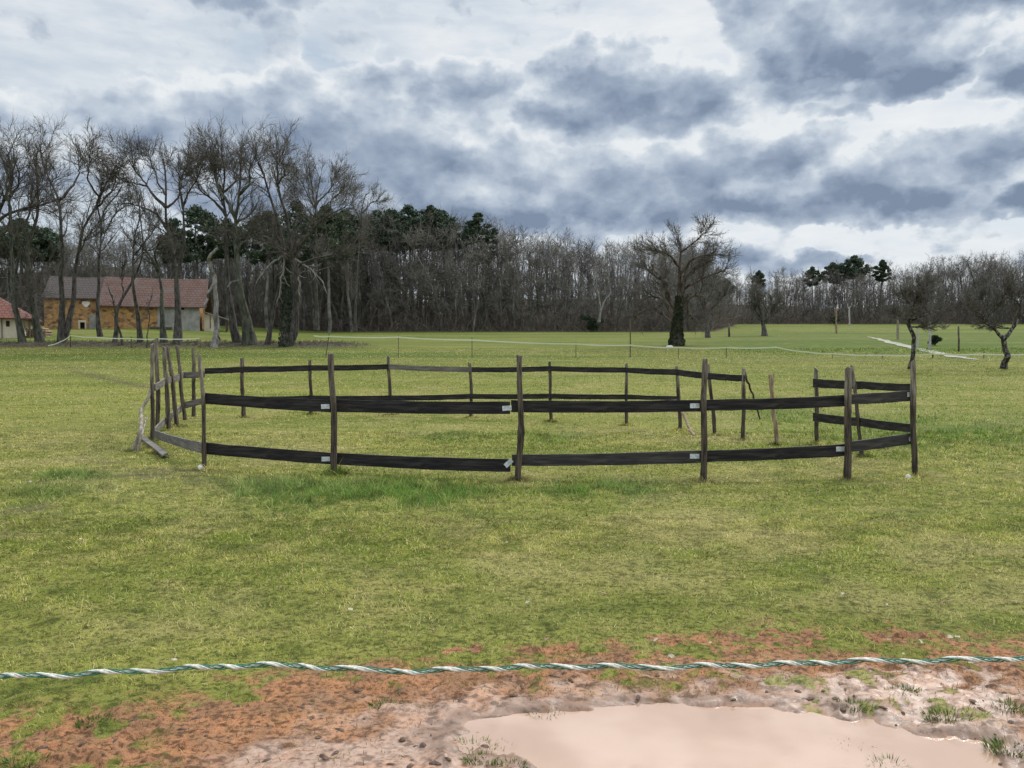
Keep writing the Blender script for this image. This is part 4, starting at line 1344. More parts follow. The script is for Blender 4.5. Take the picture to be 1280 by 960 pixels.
MAT['ochre'] = wall_mat('ochre_rubble_wall', [(0.0, (0.40, 0.205, 0.06)), (1.0, (0.13, 0.07, 0.04)), (0.4, (0.46, 0.27, 0.09)), (0.7, (0.24, 0.15, 0.085))], 1.9, (0.27, 0.17, 0.09))
MAT['render_grey'] = simple_mat('grey_render', (0.22, 0.22, 0.205), (0.34, 0.335, 0.31), 1.2, 0.9, 0.2, 0.02)
MAT['cream'] = simple_mat('cream_render', (0.50, 0.44, 0.34), (0.60, 0.54, 0.43), 1.0, 0.9, 0.1, 0.02)
MAT['tiles'] = tile_mat('red_clay_tiles', (0.135, 0.068, 0.048), (0.095, 0.048, 0.036), (0.105, 0.080, 0.070))
MAT['tiles_old'] = tile_mat('old_brown_tiles', (0.085, 0.062, 0.052), (0.066, 0.050, 0.044), (0.062, 0.056, 0.05))
MAT['tiles_new'] = tile_mat('bright_red_tiles', (0.22, 0.080, 0.055), (0.17, 0.062, 0.046), (0.17, 0.09, 0.075))
MAT['dark'] = simple_mat('dark_opening', (0.012, 0.012, 0.012), (0.025, 0.024, 0.022), 3, 0.9, 0)
MAT['white'] = simple_mat('white_paint', (0.62, 0.61, 0.58), (0.72, 0.71, 0.68), 3, 0.7, 0)
MAT['timber'] = simple_mat('old_timber', (0.06, 0.045, 0.035), (0.14, 0.11, 0.085), 6, 0.9, 0.3, 0.01, (1, 1, 0.2))


def gable_roof(mb, x0, x1, y0, y1, ze, zr, over=0.35, th=0.14):
    """ridge along x"""
    ym = (y0 + y1) / 2
    sl = (zr - ze) / (ym - y0)
    ya, yb_ = y0 - over, y1 + over
    za = ze - sl * over
    xs = (x0 - over * 0.5, x1 + over * 0.5)
    prof = [(ya, za), (ym, zr), (yb_, za)]
    nseg = 24
    V, Q = [], []
    rgx = np.random.default_rng(int(abs(x0) * 10))
    for i_ in range(nseg + 1):
        xx = xs[0] + (xs[1] - xs[0]) * i_ / nseg
        sag = -0.10 * math.sin(i_ / nseg * math.pi) + rgx.normal() * 0.012
        for (yy, zz) in prof: V.append((xx, yy, zz + th + sag * (1 if yy == ym else 0.4)))
        for (yy, zz) in prof: V.append((xx, yy, zz + sag * (1 if yy == ym else 0.4)))
    for i_ in range(nseg):
        a = i_ * 6; b2 = a + 6
        Q += [(a, a + 1, b2 + 1, b2)[::-1], (a + 1, a + 2, b2 + 2, b2 + 1)[::-1], (a + 3, a + 4, b2 + 4, b2 + 3), (a + 4, a + 5, b2 + 5, b2 + 4), (a, b2, b2 + 3, a + 3), (a + 2, a + 5, b2 + 5, b2 + 2)]
    for a in (0, nseg * 6):
        Q += [(a, a + 1, a + 4, a + 3), (a + 1, a + 2, a + 5, a + 4)]
    mb.add(V, Q)


def gable_walls(mb, x0, x1, y0, y1, z0, ze, zr, openings=()):
    """front wall at y0 pierced by openings (xa,xb,za,zb)"""
    ym = (y0 + y1) / 2
    th = 0.45
    xs = sorted({x0, x1, *[o_[0] for o_ in openings], *[o_[1] for o_ in openings]})
    for a, c in zip(xs[:-1], xs[1:]):
        segs = [(z0, ze)]
        for (xa, xb, za, zb) in openings:
            if xa <= a + 1e-6 and xb >= c - 1e-6:
                segs = [(s0, min(s1, za)) for s0, s1 in segs if s0 < za] + [(max(s0, zb), s1) for s0, s1 in segs if s1 > zb]
        for s0, s1 in segs:
            if s1 - s0 > 0.01: mb.box((a, y0, s0), (c, y0 + th, s1))
    mb.box((x0, y1 - th, z0), (x1, y1, ze))
    for xa in (x0, x1 - th):
        e_ = 0.003
        V = [(xa, y0 + th, z0), (xa, y1 - th, z0), (xa, y1 - th, ze), (xa, y0 + th, ze), (xa + th, y0 + th, z0), (xa + th, y1 - th, z0), (xa + th, y1 - th, ze), (xa + th, y0 + th, ze)]
        mb.add(V, [(0, 1, 2, 3), (4, 7, 6, 5), (3, 2, 6, 7), (0, 3, 7, 4), (1, 5, 6, 2), (0, 4, 5, 1)])
        V = [(xa, y0, ze + e_), (xa, y1, ze + e_), (xa, ym, zr), (xa + th, y0, ze + e_), (xa + th, y1, ze + e_), (xa + th, ym, zr)]
        mb.add(V, [(0, 2, 5, 3), (2, 1, 4, 5), (0, 3, 4, 1)], [(0, 1, 2), (3, 5, 4)])


YB = 94.0
bxx = lambda px: (px - 640) / F * YB
bz = lambda py: at(640, py, YB)[2]
# brown-roofed part
x0, x1 = bxx(57), bxx(125.5)
g0 = gz((x0 + x1) / 2, YB) - 0.6
o = empty('stone_barn', ((x0 + x1) / 2, YB, gz((x0 + x1) / 2, YB)), 'ochre stone barn with dull brown roof and small doorway, left of the red-roofed barn', 'barn')
org = (x1, YB + 1.2, o.location[2])
o.location = ((125.5 - 640) / F * 91.9, 91.9, org[2] - 0.05); o.rotation_euler = (0, 0, R(17)); o.scale = (0.87, 1, 1)
mb = MB(org)
op = (bxx(101), bxx(107), bz(413), bz(403.5))
gable_walls(mb, x0, x1, YB + 1.2, YB + 8.2, g0, bz(373), bz(350) + 0.3, [op])
mb.build('wall', MAT['ochre'], o)
mb = MB(org); gable_roof(mb, x0, x1 - 0.2, YB + 1.2, YB + 8.2, bz(373) + 0.02, bz(350) + 0.35); mb.build('roof', MAT['tiles_old'], o)
mb = MB(org); mb.box((op[0] + 0.002, YB + 1.5, op[2]), (op[1] - 0.002, YB + 1.6, op[3])); f_ = mb.build('doorway', MAT['dark'], o)
mb = MB(org)
mb.box((op[0] - 0.18, YB + 1.15, op[3] + 0.002), (op[1] + 0.18, YB + 1.5, op[3] + 0.25)); mb.box((op[0] - 0.18, YB + 1.15, op[2]), (op[0], YB + 1.4, op[3])); mb.box((op[1], YB + 1.15, op[2]), (op[1] + 0.18, YB + 1.4, op[3]))
mb.build('door_surround', MAT['cream'], o)
mb = MB(org); mb.box((bxx(113), YB + 1.16, bz(413)), (bxx(124), YB + 1.198, bz(394))); mb.build('render_patch', MAT['render_grey'], o)
# pale round patch: plaster disc
mb = MB(org); th = np.linspace(0, 2 * np.pi, 17)[:-1]
cx_, cz_ = bxx(109), bz(381)
rr_ = 0.42 * (1 + 0.15 * np.sin(th * 3))
V = [(cx_ + rr_[k] * 1.1 * math.cos(a), YB + 1.15, cz_ + rr_[k] * 0.8 * math.sin(a)) for k, a in enumerate(th)] + [(cx_ + rr_[k] * 1.1 * math.cos(a), YB + 1.197, cz_ + rr_[k] * 0.8 * math.sin(a)) for k, a in enumerate(th)] + [(cx_, YB + 1.15, cz_)]
mb.add(V, [(k, (k + 1) % 16, (k + 1) % 16 + 16, k + 16) for k in range(16)], [(k, 32, (k + 1) % 16) for k in range(16)]); mb.build('plaster_patch', MAT['white'], o)
# red-roofed part
x0, x1 = bxx(126), bxx(250)
o = empty('stone_barn', ((x0 + x1) / 2, YB, gz((x0 + x1) / 2, YB)), 'long ochre stone barn with red tiled roof and grey rendered right end', 'barn')
org = (x1, YB, o.location[2])
o.location = org; o.rotation_euler = (0, 0, R(17)); o.scale = (0.905, 1, 1)
xm = bxx(197)
mb = MB(org); zr = bz(382)
win = (bxx(226), bxx(231), bz(387.5), bz(383.5))
gable_walls(mb, x0, x1, YB, YB + 9, g0, zr, at(640, 349, YB + 4.5)[2] - 0.2, [win])
mb.build('wall', MAT['ochre'], o)
mb = MB(org)
mb.box((xm, YB - 0.05, g0), (win[0] - 0.02, YB - 0.003, zr)); mb.box((win[1] + 0.02, YB - 0.05, g0), (x1 + 0.04, YB - 0.003, zr)); mb.box((win[0] - 0.02, YB - 0.05, g0), (win[1] + 0.02, YB - 0.003, win[2]))
mb.build('render', MAT['render_grey'], o)
mb = MB(org); gable_roof(mb, x0, x1 + 0.7, YB, YB + 9, zr, at(640, 349, YB + 4.5)[2] - 0.12, 0.4); mb.build('roof', MAT['tiles'], o)
mb = MB(org); mb.box((win[0] + 0.002, YB + 0.2, win[2]), (win[1] - 0.002, YB + 0.3, win[3])); mb.build('window', MAT['dark'], o)
mb = MB(org); mb.box((bxx(188), YB - 0.5, bz(411.5)), (bxx(215), YB - 0.1, bz(409.3))); mb.build('wall_plinth', MAT['timber'], o)
# lean-to
x0, x1 = bxx(250.6), bxx(263)
o = empty('lean_to_shed', ((x0 + x1) / 2, YB + 1, gz((x0 + x1) / 2, YB)), 'small pale lean-to against the right end of the red-roofed barn', 'shed')
org = (x0, YB + 0.8, o.location[2])
o.location = (x0 + 0.1, YB + 0.9, org[2]); o.rotation_euler = (0, 0, R(17))
mb = MB(org); mb.box((x0 + .05, YB + 0.8, g0), (x1, YB + 4, bz(392))); mb.build('wall', MAT['cream'], o)
mb = MB(org); xr = bxx(280)
V = [(x0 + .05, YB + 0.5, bz(390)), (xr, YB + 0.5, bz(399)), (xr, YB + 4.2, bz(399)), (x0 + .05, YB + 4.2, bz(390))]
V += [(a, b_, c + 0.1) for a, b_, c in V]
mb.add(V, [(0, 3, 2, 1), (4, 5, 6, 7), (0, 1, 5, 4), (1, 2, 6, 5), (2, 3, 7, 6), (3, 0, 4, 7)]); mb.build('roof', MAT['render_grey'], o)
for yy in (YB + 0.8, YB + 3.8):
    mb = MB(org); mb.box((xr - 0.35, yy, g0), (xr - 0.2, yy + 0.15, bz(399.5))); mb.build('post', MAT['timber'], o)
mb = MB(org); mb.box((bxx(258), YB + 0.75, bz(410)), (bxx(259), YB + 0.797, bz(394))); mb.build('door_frame', MAT['timber'], o)

# cream house at the left edge
YH = 78.0
hx = lambda px: (px - 640) / F * YH
hz = lambda py: at(640, py, YH)[2]
xa, xb, xe = hx(-130), hx(28), hx(43)
hz0 = gz(hx(10), YH) - 0.5
o = empty('cream_house', (hx(0), YH, gz(hx(0), YH)), 'cream house with a bright red hipped roof at the left edge of the photo', 'house')
org = (xe, YH, o.location[2])
o.location = org; o.rotation_euler = (0, 0, R(24)); o.scale = (0.9, 1, 0.88)
mb = MB(org)
wz0, wz1 = hz(407), hz(398.5)
w0, w1 = hx(10.5), hx(15)
ze = hz(394.5)
for bx_ in (((xa, YH, hz0), (w0, YH + 0.35, ze)), ((w1, YH, hz0), (xb, YH + 0.35, ze)), ((w0, YH, hz0), (w1, YH + 0.35, wz0)), ((w0, YH, wz1), (w1, YH + 0.35, ze)),
            ((xa, YH + 0.35, hz0), (xa + 0.35, YH + 7, ze)), ((xb - 0.35, YH + 0.35, hz0), (xb, YH + 7, ze)), ((xa + .35, YH + 6.65, hz0), (xb - .35, YH + 7, ze))):
    mb.box(*bx_)
mb.build('wall', MAT['cream'], o)
mb = MB(org)
ov = 0.4
e0, e1, f0, f1 = xa - ov, xe, YH - ov, YH + 7 + ov
zr = hz(355)
r0_, r1_ = xa + 3.5, hx(-18)
ymid = YH + 3.5
V = [(e0, f0, ze), (e1, f0, ze - 0.15), (e1, f1, ze - 0.15), (e0, f1, ze), (r0_, ymid, zr), (r1_, ymid, zr)]
V2 = [(a, b_, c + 0.13) for a, b_, c in V]
mb.add(V + V2, [(6, 7, 11, 10), (8, 9, 10, 11), (0, 1, 7, 6), (1, 2, 8, 7), (2, 3, 9, 8), (3, 0, 6, 9), (0, 3, 2, 1)], [(7, 8, 11), (9, 6, 10)])
mb.build('roof', MAT['tiles_new'], o)
fr = MB(org); fr.box((w0, YH + 0.1, wz0), (w1, YH + 0.16, wz0 + 0.06)); fr.box((w0, YH + 0.1, wz1 - 0.06), (w1, YH + 0.16, wz1)); fr.box(((w0 + w1) / 2 - .03, YH + 0.1, wz0 + .06), ((w0 + w1) / 2 + .03, YH + 0.16, wz1 - .06))
fo = fr.build('window', MAT['timber'], o)
pn = MB(org); pn.box((w0, YH + 0.2, wz0), (w1, YH + 0.22, wz1)); pn.build('pane', MAT['dark'], fo)
for yy in (YH - 0.1, YH + 6.8):
    mb = MB(org); mb.box((xe - 0.45, yy, hz0), (xe - 0.3, yy + 0.15, ze - 0.12)); mb.build('porch_post', MAT['timber'], o)
mb = MB(org); mb.box((hx(5.5), YH - 0.12, hz0), (hx(6.2), YH - 0.003, ze - .1)); mb.build('downpipe', MAT['timber'], o)
# log pile in the porch
rg = np.random.default_rng(31)
p0 = ground_at(36, YH)
mb = MB((p0[0], YH, p0[2]))
P_, R_ = [], []
for k in range(7):
    for j_ in range(4 - (k == 6)):
        cx_ = hx(30) + k * 0.30 + rg.normal() * 0.03; cz_ = p0[2] + 0.12 + j_ * 0.25
        P_.append([(cx_, YH + 0.6, cz_), (cx_, YH + 1.2, cz_ + 0.01), (cx_, YH + 1.7, cz_)]); R_.append([0.12, 0.13, 0.12])
V, Q = tubes(P_, R_, 8); mb.add(V, Q)
for k in range(len(P_)):
    mb.add(V[k * 24:k * 24 + 8], [(0, 1, 2, 3), (0, 3, 4, 7), (4, 5, 6, 7)])
lp_ = mb.build('log_pile', MAT['stake']); lp_.location = (p0[0], YH, p0[2])
tag(lp_, 'stacked cut logs beside the porch of the cream house', 'log pile', kind=None)

# ------------------------------------------------------------------ round pen
PEN = empty('round_pen_fence', (0.0, 14.0, 0.0), 'many sided horse pen of rough posts and black plank rails, open at the right rear', 'fence')
PO = np.array((0.0, 14.0, 0.0))
POSTS = {  # base px,py ; top px,py ; width px ; mid offset px
    'A': (256, 590.5, 249.5, 443, 6.2, 1.5), 'B': (418.6, 596, 413.6, 442, 7.6, 1.0), 'C': (646.8, 600.5, 648, 444, 8.2, 3.0), 'D': (880, 601.6, 882, 449.5, 8.0, -0.5),
    'E': (1059, 600, 1059, 459.5, 8.0, 0.5), 'F': (1143.7, 594, 1140.5, 452.5, 7.6, -0.8), 'G': (1077, 572, 1066, 457.5, 5.0, 0.5), 'H': (1020.7, 556, 1020, 461, 5.6, 0.3),
    'J': (929, 550.5, 928.5, 460, 4.8, 0.2), 'K': (893.8, 544.7, 884, 455, 4.4, 0.6), 'M': (850.5, 538, 845, 458, 4.2, 0.8), 'N': (782.6, 531.6, 783, 454.6, 4.2, 0.2),
    'O': (689, 527, 687.5, 453, 4.2, -0.4), 'P': (588.8, 521.7, 587, 454, 4.0, 0.9), 'Q': (488, 518.4, 485.3, 445, 4.2, 0.5), 'R': (389, 518, 387.4, 450, 4.0, 0.3),
    'S': (304.7, 521.6, 302.7, 447.6, 4.6, -0.3), 'T': (241.4, 520.5, 240.4, 435, 4.4, 1.2), 'U': (231.4, 525, 222, 432, 4.6, -0.8), 'V': (221, 532.5, 209.5, 433, 4.8, 0.6),
    'W': (212.3, 538, 206, 434, 5.0, -0.6), 'X': (197.5, 534, 195.5, 423, 5.2, 0.7), 'Y': (190.5, 551, 191.5, 430, 5.4, 0.4)}
PB = {}
for k, (bx_, by_, tx_, ty_, w_, mo) in POSTS.items():
    PB[k] = flat(bx_, by_)


def post_mesh(b3, t3, r, seed, bend=0.0, knot=False, nseg=14, ns=9, peg=True):
    rg = np.random.default_rng(seed)
    u = np.linspace(0, 1, nseg)
    P = b3[None] * (1 - u[:, None]) + t3[None] * u[:, None]
    P[:, 0] += np.sin(u * math.pi) * bend + np.sin(u * 9 + seed) * r * 0.16
    P[:, 1] += np.cos(u * 7 + seed) * r * 0.16
    P[0, 2] -= 0.12
    prof = 1 + 0.13 * rg.normal(size=ns)
    rad = r * (1.06 - 0.16 * u) * (1 + 0.05 * rg.normal(size=nseg))
    if knot: rad[int(nseg * .42)] *= 1.22
    th = np.arange(ns) / ns * 6.283
    V = []
    for i_ in range(nseg):
        pr = prof * (1 + 0.05 * rg.normal(size=ns))
        for j_ in range(ns):
            V.append(P[i_] + rad[i_] * pr[j_] * np.array((math.cos(th[j_]), math.sin(th[j_]), 0)))
    # slanted, rough top
    for j_ in range(ns):
        V[(nseg - 1) * ns + j_] = V[(nseg - 1) * ns + j_] + np.array((0, 0, rg.normal() * r * 0.25 + math.cos(th[j_] + seed) * r * 0.4))
    V.append(P[-1] + np.array((0, 0, r * 0.1)))
    Q = [(i_ * ns + j_, i_ * ns + (j_ + 1) % ns, (i_ + 1) * ns + (j_ + 1) % ns, (i_ + 1) * ns + j_) for i_ in range(nseg - 1) for j_ in range(ns)]
    T = [((nseg - 1) * ns + j_, (nseg - 1) * ns + (j_ + 1) % ns, nseg * ns) for j_ in range(ns)]
    return V, Q, T


PT = {}
for n_, (k, (bx_, by_, tx_, ty_, w_, mo)) in enumerate(POSTS.items()):
    b3 = PB[k]
    Yd = b3[1]
    b3 = np.array((b3[0], Yd, 0.0)); t3 = at(tx_, ty_, Yd)
    rg0 = np.random.default_rng(n_)
    t3[1] += rg0.normal() * 0.03
    PT[k] = t3
    mb = MB((b3[0], Yd, 0.0))
    sc = Yd / F
    mb.add(*post_mesh(b3, t3, w_ * sc * 0.5, 40 + n_, mo * sc, k == 'C'))
    p_ = mb.build('post', MAT['post'], PEN)
    p_.location = Vector((b3[0], Yd, 0)) - Vector(PO)
# little broken branch stub on the knotted post
def post_pt(k, py):
    bx_, by_, tx_, ty_, w_, mo = POSTS[k]
    f_ = (by_ - py) / (by_ - ty_)
    return PB[k] * (1 - f_) + PT[k] * f_


def rail(a, b, mat, label=None, seed=0, plates=()):
    """a,b = (px, ytop, ybot, Y) ends ; a sawn plank between them"""
    rg = np.random.default_rng(seed)
    at0, ab0 = at(a[0], a[1], a[3]), at(a[0], a[2], a[3])
    at1, ab1 = at(b[0], b[1], b[3]), at(b[0], b[2], b[3])
    N = 12
    u = np.linspace(0, 1, N)[:, None]
    top = at0 * (1 - u) + at1 * u; bot = ab0 * (1 - u) + ab1 * u
    L = np.linalg.norm(at1 - at0)
    sag = -0.010 * np.sin(u[:, 0] * math.pi) * (L / 2)
    top[:, 2] += sag + rg.normal(size=N) * 0.0018; bot[:, 2] += sag + rg.normal(size=N) * 0.0022
    d = norm(at1 - at0); nrm = norm(np.cross(d, (0, 0, 1.0)))
    if nrm[1] > 0: nrm = -nrm
    th = 0.028
    bow = np.sin(u * math.pi) * rg.normal() * 0.010
    mid = (at0 + at1 + ab0 + ab1) / 4
    V = np.concatenate([top + nrm * (th / 2) + nrm * bow, bot + nrm * (th / 2) + nrm * bow, top - nrm * (th / 2) + nrm * bow, bot - nrm * (th / 2) + nrm * bow])
    Q = []
    for i_ in range(N - 1):
        Q += [(i_, i_ + 1, N + i_ + 1, N + i_), (2 * N + i_, 3 * N + i_, 3 * N + i_ + 1, 2 * N + i_ + 1), (i_, 2 * N + i_, 2 * N + i_ + 1, i_ + 1), (N + i_, N + i_ + 1, 3 * N + i_ + 1, 3 * N + i_)]
    Q += [(0, N, 3 * N, 2 * N), (N - 1, 3 * N - 1, 4 * N - 1, 2 * N - 1)]
    # rotate into the plank's own frame so grain runs along it
    ang = math.atan2(d[1], d[0])
    ca, sa = math.cos(-ang), math.sin(-ang)
    loc = mid
    W_ = V - loc
    W_ = np.stack([W_[:, 0] * ca - W_[:, 1] * sa, W_[:, 0] * sa + W_[:, 1] * ca, W_[:, 2]], -1)
    o_ = obj('rail', np_mesh('rail', W_, Q, None, MAT[mat]), PEN)
    o_.location = Vector(loc) - Vector(PO); o_.rotation_euler = (0, 0, ang)
    if label: o_['label'] = label
    for (px, py, tilt) in plates:
        f_ = (px - a[0]) / (b[0] - a[0])
        Yp = a[3] * (1 - f_) + b[3] * f_
        c = at(px, py, Yp)
        w_, h_, t_ = 0.058, 0.030, 0.004
        mbp = MB()
        V = []
        for dz, dx in ((-h_, -w_), (-h_, w_), (h_, w_), (h_, -w_)):
            x_ = dx * math.cos(tilt) - dz * math.sin(tilt); z_ = dx * math.sin(tilt) + dz * math.cos(tilt)
            V.append((x_, z_))
        VV_ = []
        for off_ in (th / 2 + 0.003, th / 2 + 0.003 + t_):
            for x_, z_ in V: VV_.append(np.array((x_, -off_, z_)))
        # raised middle ridge and two screws
        VV_ = np.array(VV_)
        cl = c - loc
        cl = np.array((cl[0] * ca - cl[1] * sa, 0, cl[2]))
        mbp.add(VV_ + cl, [(4, 5, 6, 7)[::1], (0, 3, 2, 1), (0, 1, 5, 4), (1, 2, 6, 5), (2, 3, 7, 6), (3, 0, 4, 7)])
        for sx_ in (-0.6, 0.6):
            cc_ = cl + np.array((sx_ * w_ * math.cos(tilt), -(th / 2 + 0.003 + t_), sx_ * w_ * math.sin(tilt)))
            mbp.box(cc_ - np.array((0.005, 0.004, 0.005)), cc_ + np.array((0.005, 0.0, 0.005)))
        pl = mbp.build('metal_plate', MAT['plate'], o_)
    return o_


YY = {k: PB[k][1] for k in PB}
FR = 0.055     # planks are nailed on the inside of the posts
fo_ = {k: YY[k] + FR + 0.01 for k in YY}
bk = {k: YY[k] - FR for k in YY}
rail((252, 491.0, 504.2, fo_['A']), (413, 500.3, 515.6, fo_['B']), 'plank', seed=1, plates=[(407.5, 508, 0.03)])
rail((412, 499.2, 514.4, fo_['B'] + .03), (637.5, 502, 517.5, fo_['C']), 'plank', seed=2, plates=[(634, 510, 0.08)])
rail((638.8, 500.3, 515, fo_['C']), (878, 499.8, 514.3, fo_['D'] + .03), 'plank', seed=3, plates=[(868, 507, 0.03)])
rail((882, 499.5, 513.4, fo_['D']), (1055, 494, 507.8, fo_['E']), 'plank', seed=4)
rail((1060, 492.7, 505.6, fo_['E'] + .03), (1139, 488, 501, fo_['F']), 'plank_mid', seed=5, plates=[(1137, 493, 0.0)])
rail((254, 553, 567.2, fo_['A']), (415, 566, 580.5, fo_['B'] + .03), 'plank', seed=6, plates=[(408, 573.5, 0.05)])
rail((419, 566, 580.3, fo_['B']), (638, 574, 589.8, fo_['C']), 'plank', seed=7, plates=[(636, 578.5, 0.75)])
rail((640, 568, 582.5, fo_['C'] + .03), (878, 563, 578.2, fo_['D']), 'plank_mid', seed=8, plates=[(868, 570, 0.0)])
rail((882, 563.2, 577.6, fo_['D'] + .03), (1056, 555, 570, fo_['E']), 'plank', seed=9, plates=[(1050, 561, 0.0)])
rail((1060, 552, 565.2, fo_['E'] + .03), (1142, 540.8, 554, fo_['F']), 'plank_mid', seed=10, plates=[(1139, 548, 0.1)])
# left side
rail((194, 538, 547.2, YY['Y'] - .07), (253, 553, 566.5, YY['A'] + .06), 'plank_grey', 'weathered grey plank', seed=11)
rail((193.5, 480, 488.5, YY['Y'] + .02), (206, 472, 480.5, YY['W']), 'plank_grey', 'weathered grey plank', seed=12)
rail((206, 472, 480.4, YY['W'] - .04), (229, 465, 473.4, YY['T'] - .3), 'plank_grey', 'weathered grey plank', seed=13)
rail((229, 465, 473, YY['T'] - .3), (256, 464, 471.8, YY['S'] - .06), 'plank_grey', 'weathered grey plank', seed=14)
rail((192.5, 536, 543, YY['Y'] + .03), (206, 522, 530.5, YY['W']), 'plank_grey', 'weathered grey plank', seed=15)
rail((206, 522, 530.4, YY['W'] - .04), (230, 502.6, 511.3, YY['T'] - .3), 'plank_grey', 'weathered grey plank', seed=16)
rail((230, 502.6, 511, YY['T'] - .3), (256, 496.5, 504.5, YY['S'] - .06), 'plank_grey', 'weathered grey plank', seed=17)
# back, upper then lower
UP = [('Sx', 256, 460.3, 467.3, YY['S']), ('S', 302.7, 458.2, 465.5, bk['S']), ('R', 388, 456.4, 463.6, bk['R']), ('Q', 485, 455.3, 461.6, bk['Q']), ('P', 590, 459, 465.3, bk['P']),
      ('O', 687.5, 457.6, 464, bk['O']), ('N', 783, 459.3, 465.8, bk['N']), ('M', 846, 461.6, 469, bk['M']), ('K', 886, 466, 474, bk['K']), ('J', 930, 469, 477, bk['J'])]
for n_, (p_, q_) in enumerate(zip(UP[:-1], UP[1:])):
    grey = p_[0] == 'Q'
    rail((p_[1], p_[2], p_[3], p_[4] - (.0 if n_ % 2 else .03)), (q_[1] + .5, q_[2], q_[3], q_[4] - (.0 if n_ % 2 else .03)), 'plank_grey' if grey else 'plank',
         'grey plank whose black stain has peeled off' if grey else None, seed=20 + n_)
LO = [('S', 256, 496.4, 503.5, YY['S']), ('S', 303, 496, 503, bk['S']), ('R', 388, 494.3, 501.2, bk['R']), ('Q', 486, 494.3, 501, bk['Q']), ('P', 588, 492.3, 498.6, bk['P']), ('O', 687.5, 492, 498.3, bk['O']),
      ('N', 783, 493, 499, bk['N']), ('M', 847, 495.2, 499.6, bk['M'])]
for n_, (p_, q_) in enumerate(zip(LO[:-1], LO[1:])):
    rail((p_[1], p_[2], p_[3], p_[4] - (.0 if n_ % 2 else .03)), (q_[1] + .5, q_[2], q_[3], q_[4] - (.0 if n_ % 2 else .03)), 'plank', seed=40 + n_)
# right side
rail((1017, 473.3, 484, bk['H']), (1078, 476.6, 486.2, YY['G'] - .06), 'plank', seed=50)
rail((1077, 476.4, 486, YY['G'] - .09), (1139, 479.8, 489, YY['F'] + .06), 'plank', seed=51)
rail((1017, 515.7, 526.3, bk['H']), (1078, 522.4, 533, YY['G'] - .06), 'plank', seed=52)
rail((1077, 522.3, 533, YY['G'] - .09), (1140, 530, 540.6, YY['F'] + .06), 'plank', seed=53)

# leaning sticks and boards
def stick(name, pts, w0, w1, label, mat, seed, cat='stick', sub=None):
    """pts: 3D points"""
    rg = np.random.default_rng(seed)
    q = resample(np.array(pts), 14); q[1:-1] += rg.normal(size=(12, 3)) * 0.006
    o_ = MB(tuple(q[0]))
    r = np.linspace(w0, w1, 14) / 2
    V, Q = tubes(q[None], r[None], 7)
    o_.add(V, Q)
    c = len(V)
    o_.add(np.array([V[-7:].mean(0), *V[-7:]]), None, [(0, 1 + j_, 1 + (j_ + 1) % 7) for j_ in range(7)])
    e_ = o_.build(name, MAT[mat], None, True)
    e_.location = Vector(q[0])
    tag(e_, label, cat)
    return e_


s0 = flat(164, 564)
stick('crooked_branch', [s0 - np.array((0, 0, .02)), at(176, 543, s0[1] + .05), at(177, 512, 14.1), at(186, 495, 14.25), at(190.5, 473, 14.35)], 0.075, 0.05, 'crooked barkless branch leaning on the left corner post of the pen', 'stick', 1)
s0 = flat(172, 566)
stick('forked_stick', [s0, at(177, 545, s0[1]), at(184, 520, 14.2)], 0.035, 0.03, 'short thin stick propped beside the crooked branch', 'stick', 2)
s0 = flat(866.9, 545)
stick('leaning_prop', [s0, at(858, 527, 16.0), at(845, 500, YY['M'] - .08)], 0.06, 0.05, 'straight stick propping the rear post nearest the gateway, slanting right', 'stake', 3, 'prop')
stick('leaning_prop', [at(950, 524, 14.9), at(940, 492, 14.7), at(929.5, 463, YY['J'] - .05)], 0.03, 0.045, 'thin dark stick slanting down to the right from the rear gate post', 'post', 4, 'prop')
s0 = flat(972, 557)
stick('loose_stake', [s0, at(967, 512, s0[1]), at(962.8, 468.5, s0[1])], 0.075, 0.06, 'pale stake standing alone in the gateway of the pen, tilted left', 'stake', 5, 'stake')
stick('loose_stake', [at(963.5, 500, s0[1] - .05), at(967.5, 470, s0[1] - .05), at(967, 466.5, s0[1] - .05)], 0.03, 0.03, 'short splinter tied to the pale stake in the gateway', 'stake', 6, 'stake')
bpts = [flat(174, 551), flat(180, 549.5), flat(210, 572), flat(203, 575)]
mb = MB(tuple(bpts[0])); V = [(p_[0], p_[1], 0.05 + gz(p_[0], p_[1])) for p_ in bpts] + [(p_[0], p_[1], 0.075 + gz(p_[0], p_[1])) for p_ in bpts]
mb.add(V, [(0, 3, 2, 1), (4, 5, 6, 7), (0, 1, 5, 4), (1, 2, 6, 5), (2, 3, 7, 6), (3, 0, 4, 7)])
o_ = mb.build('fallen_board', MAT['plank_grey']); o_.location = Vector(bpts[0]); tag(o_, 'grey weathered board lying on the grass at the left corner of the pen', 'board')


def rock(px, py, w, label, mat, seed, name='stone', cat='stone', hk=0.7):
    p_ = flat(px, py)
    lumpy(name, (p_[0], p_[1], gz_full(p_[0], p_[1])), w, w * 0.8, w * hk, label, mat, seed, cat)


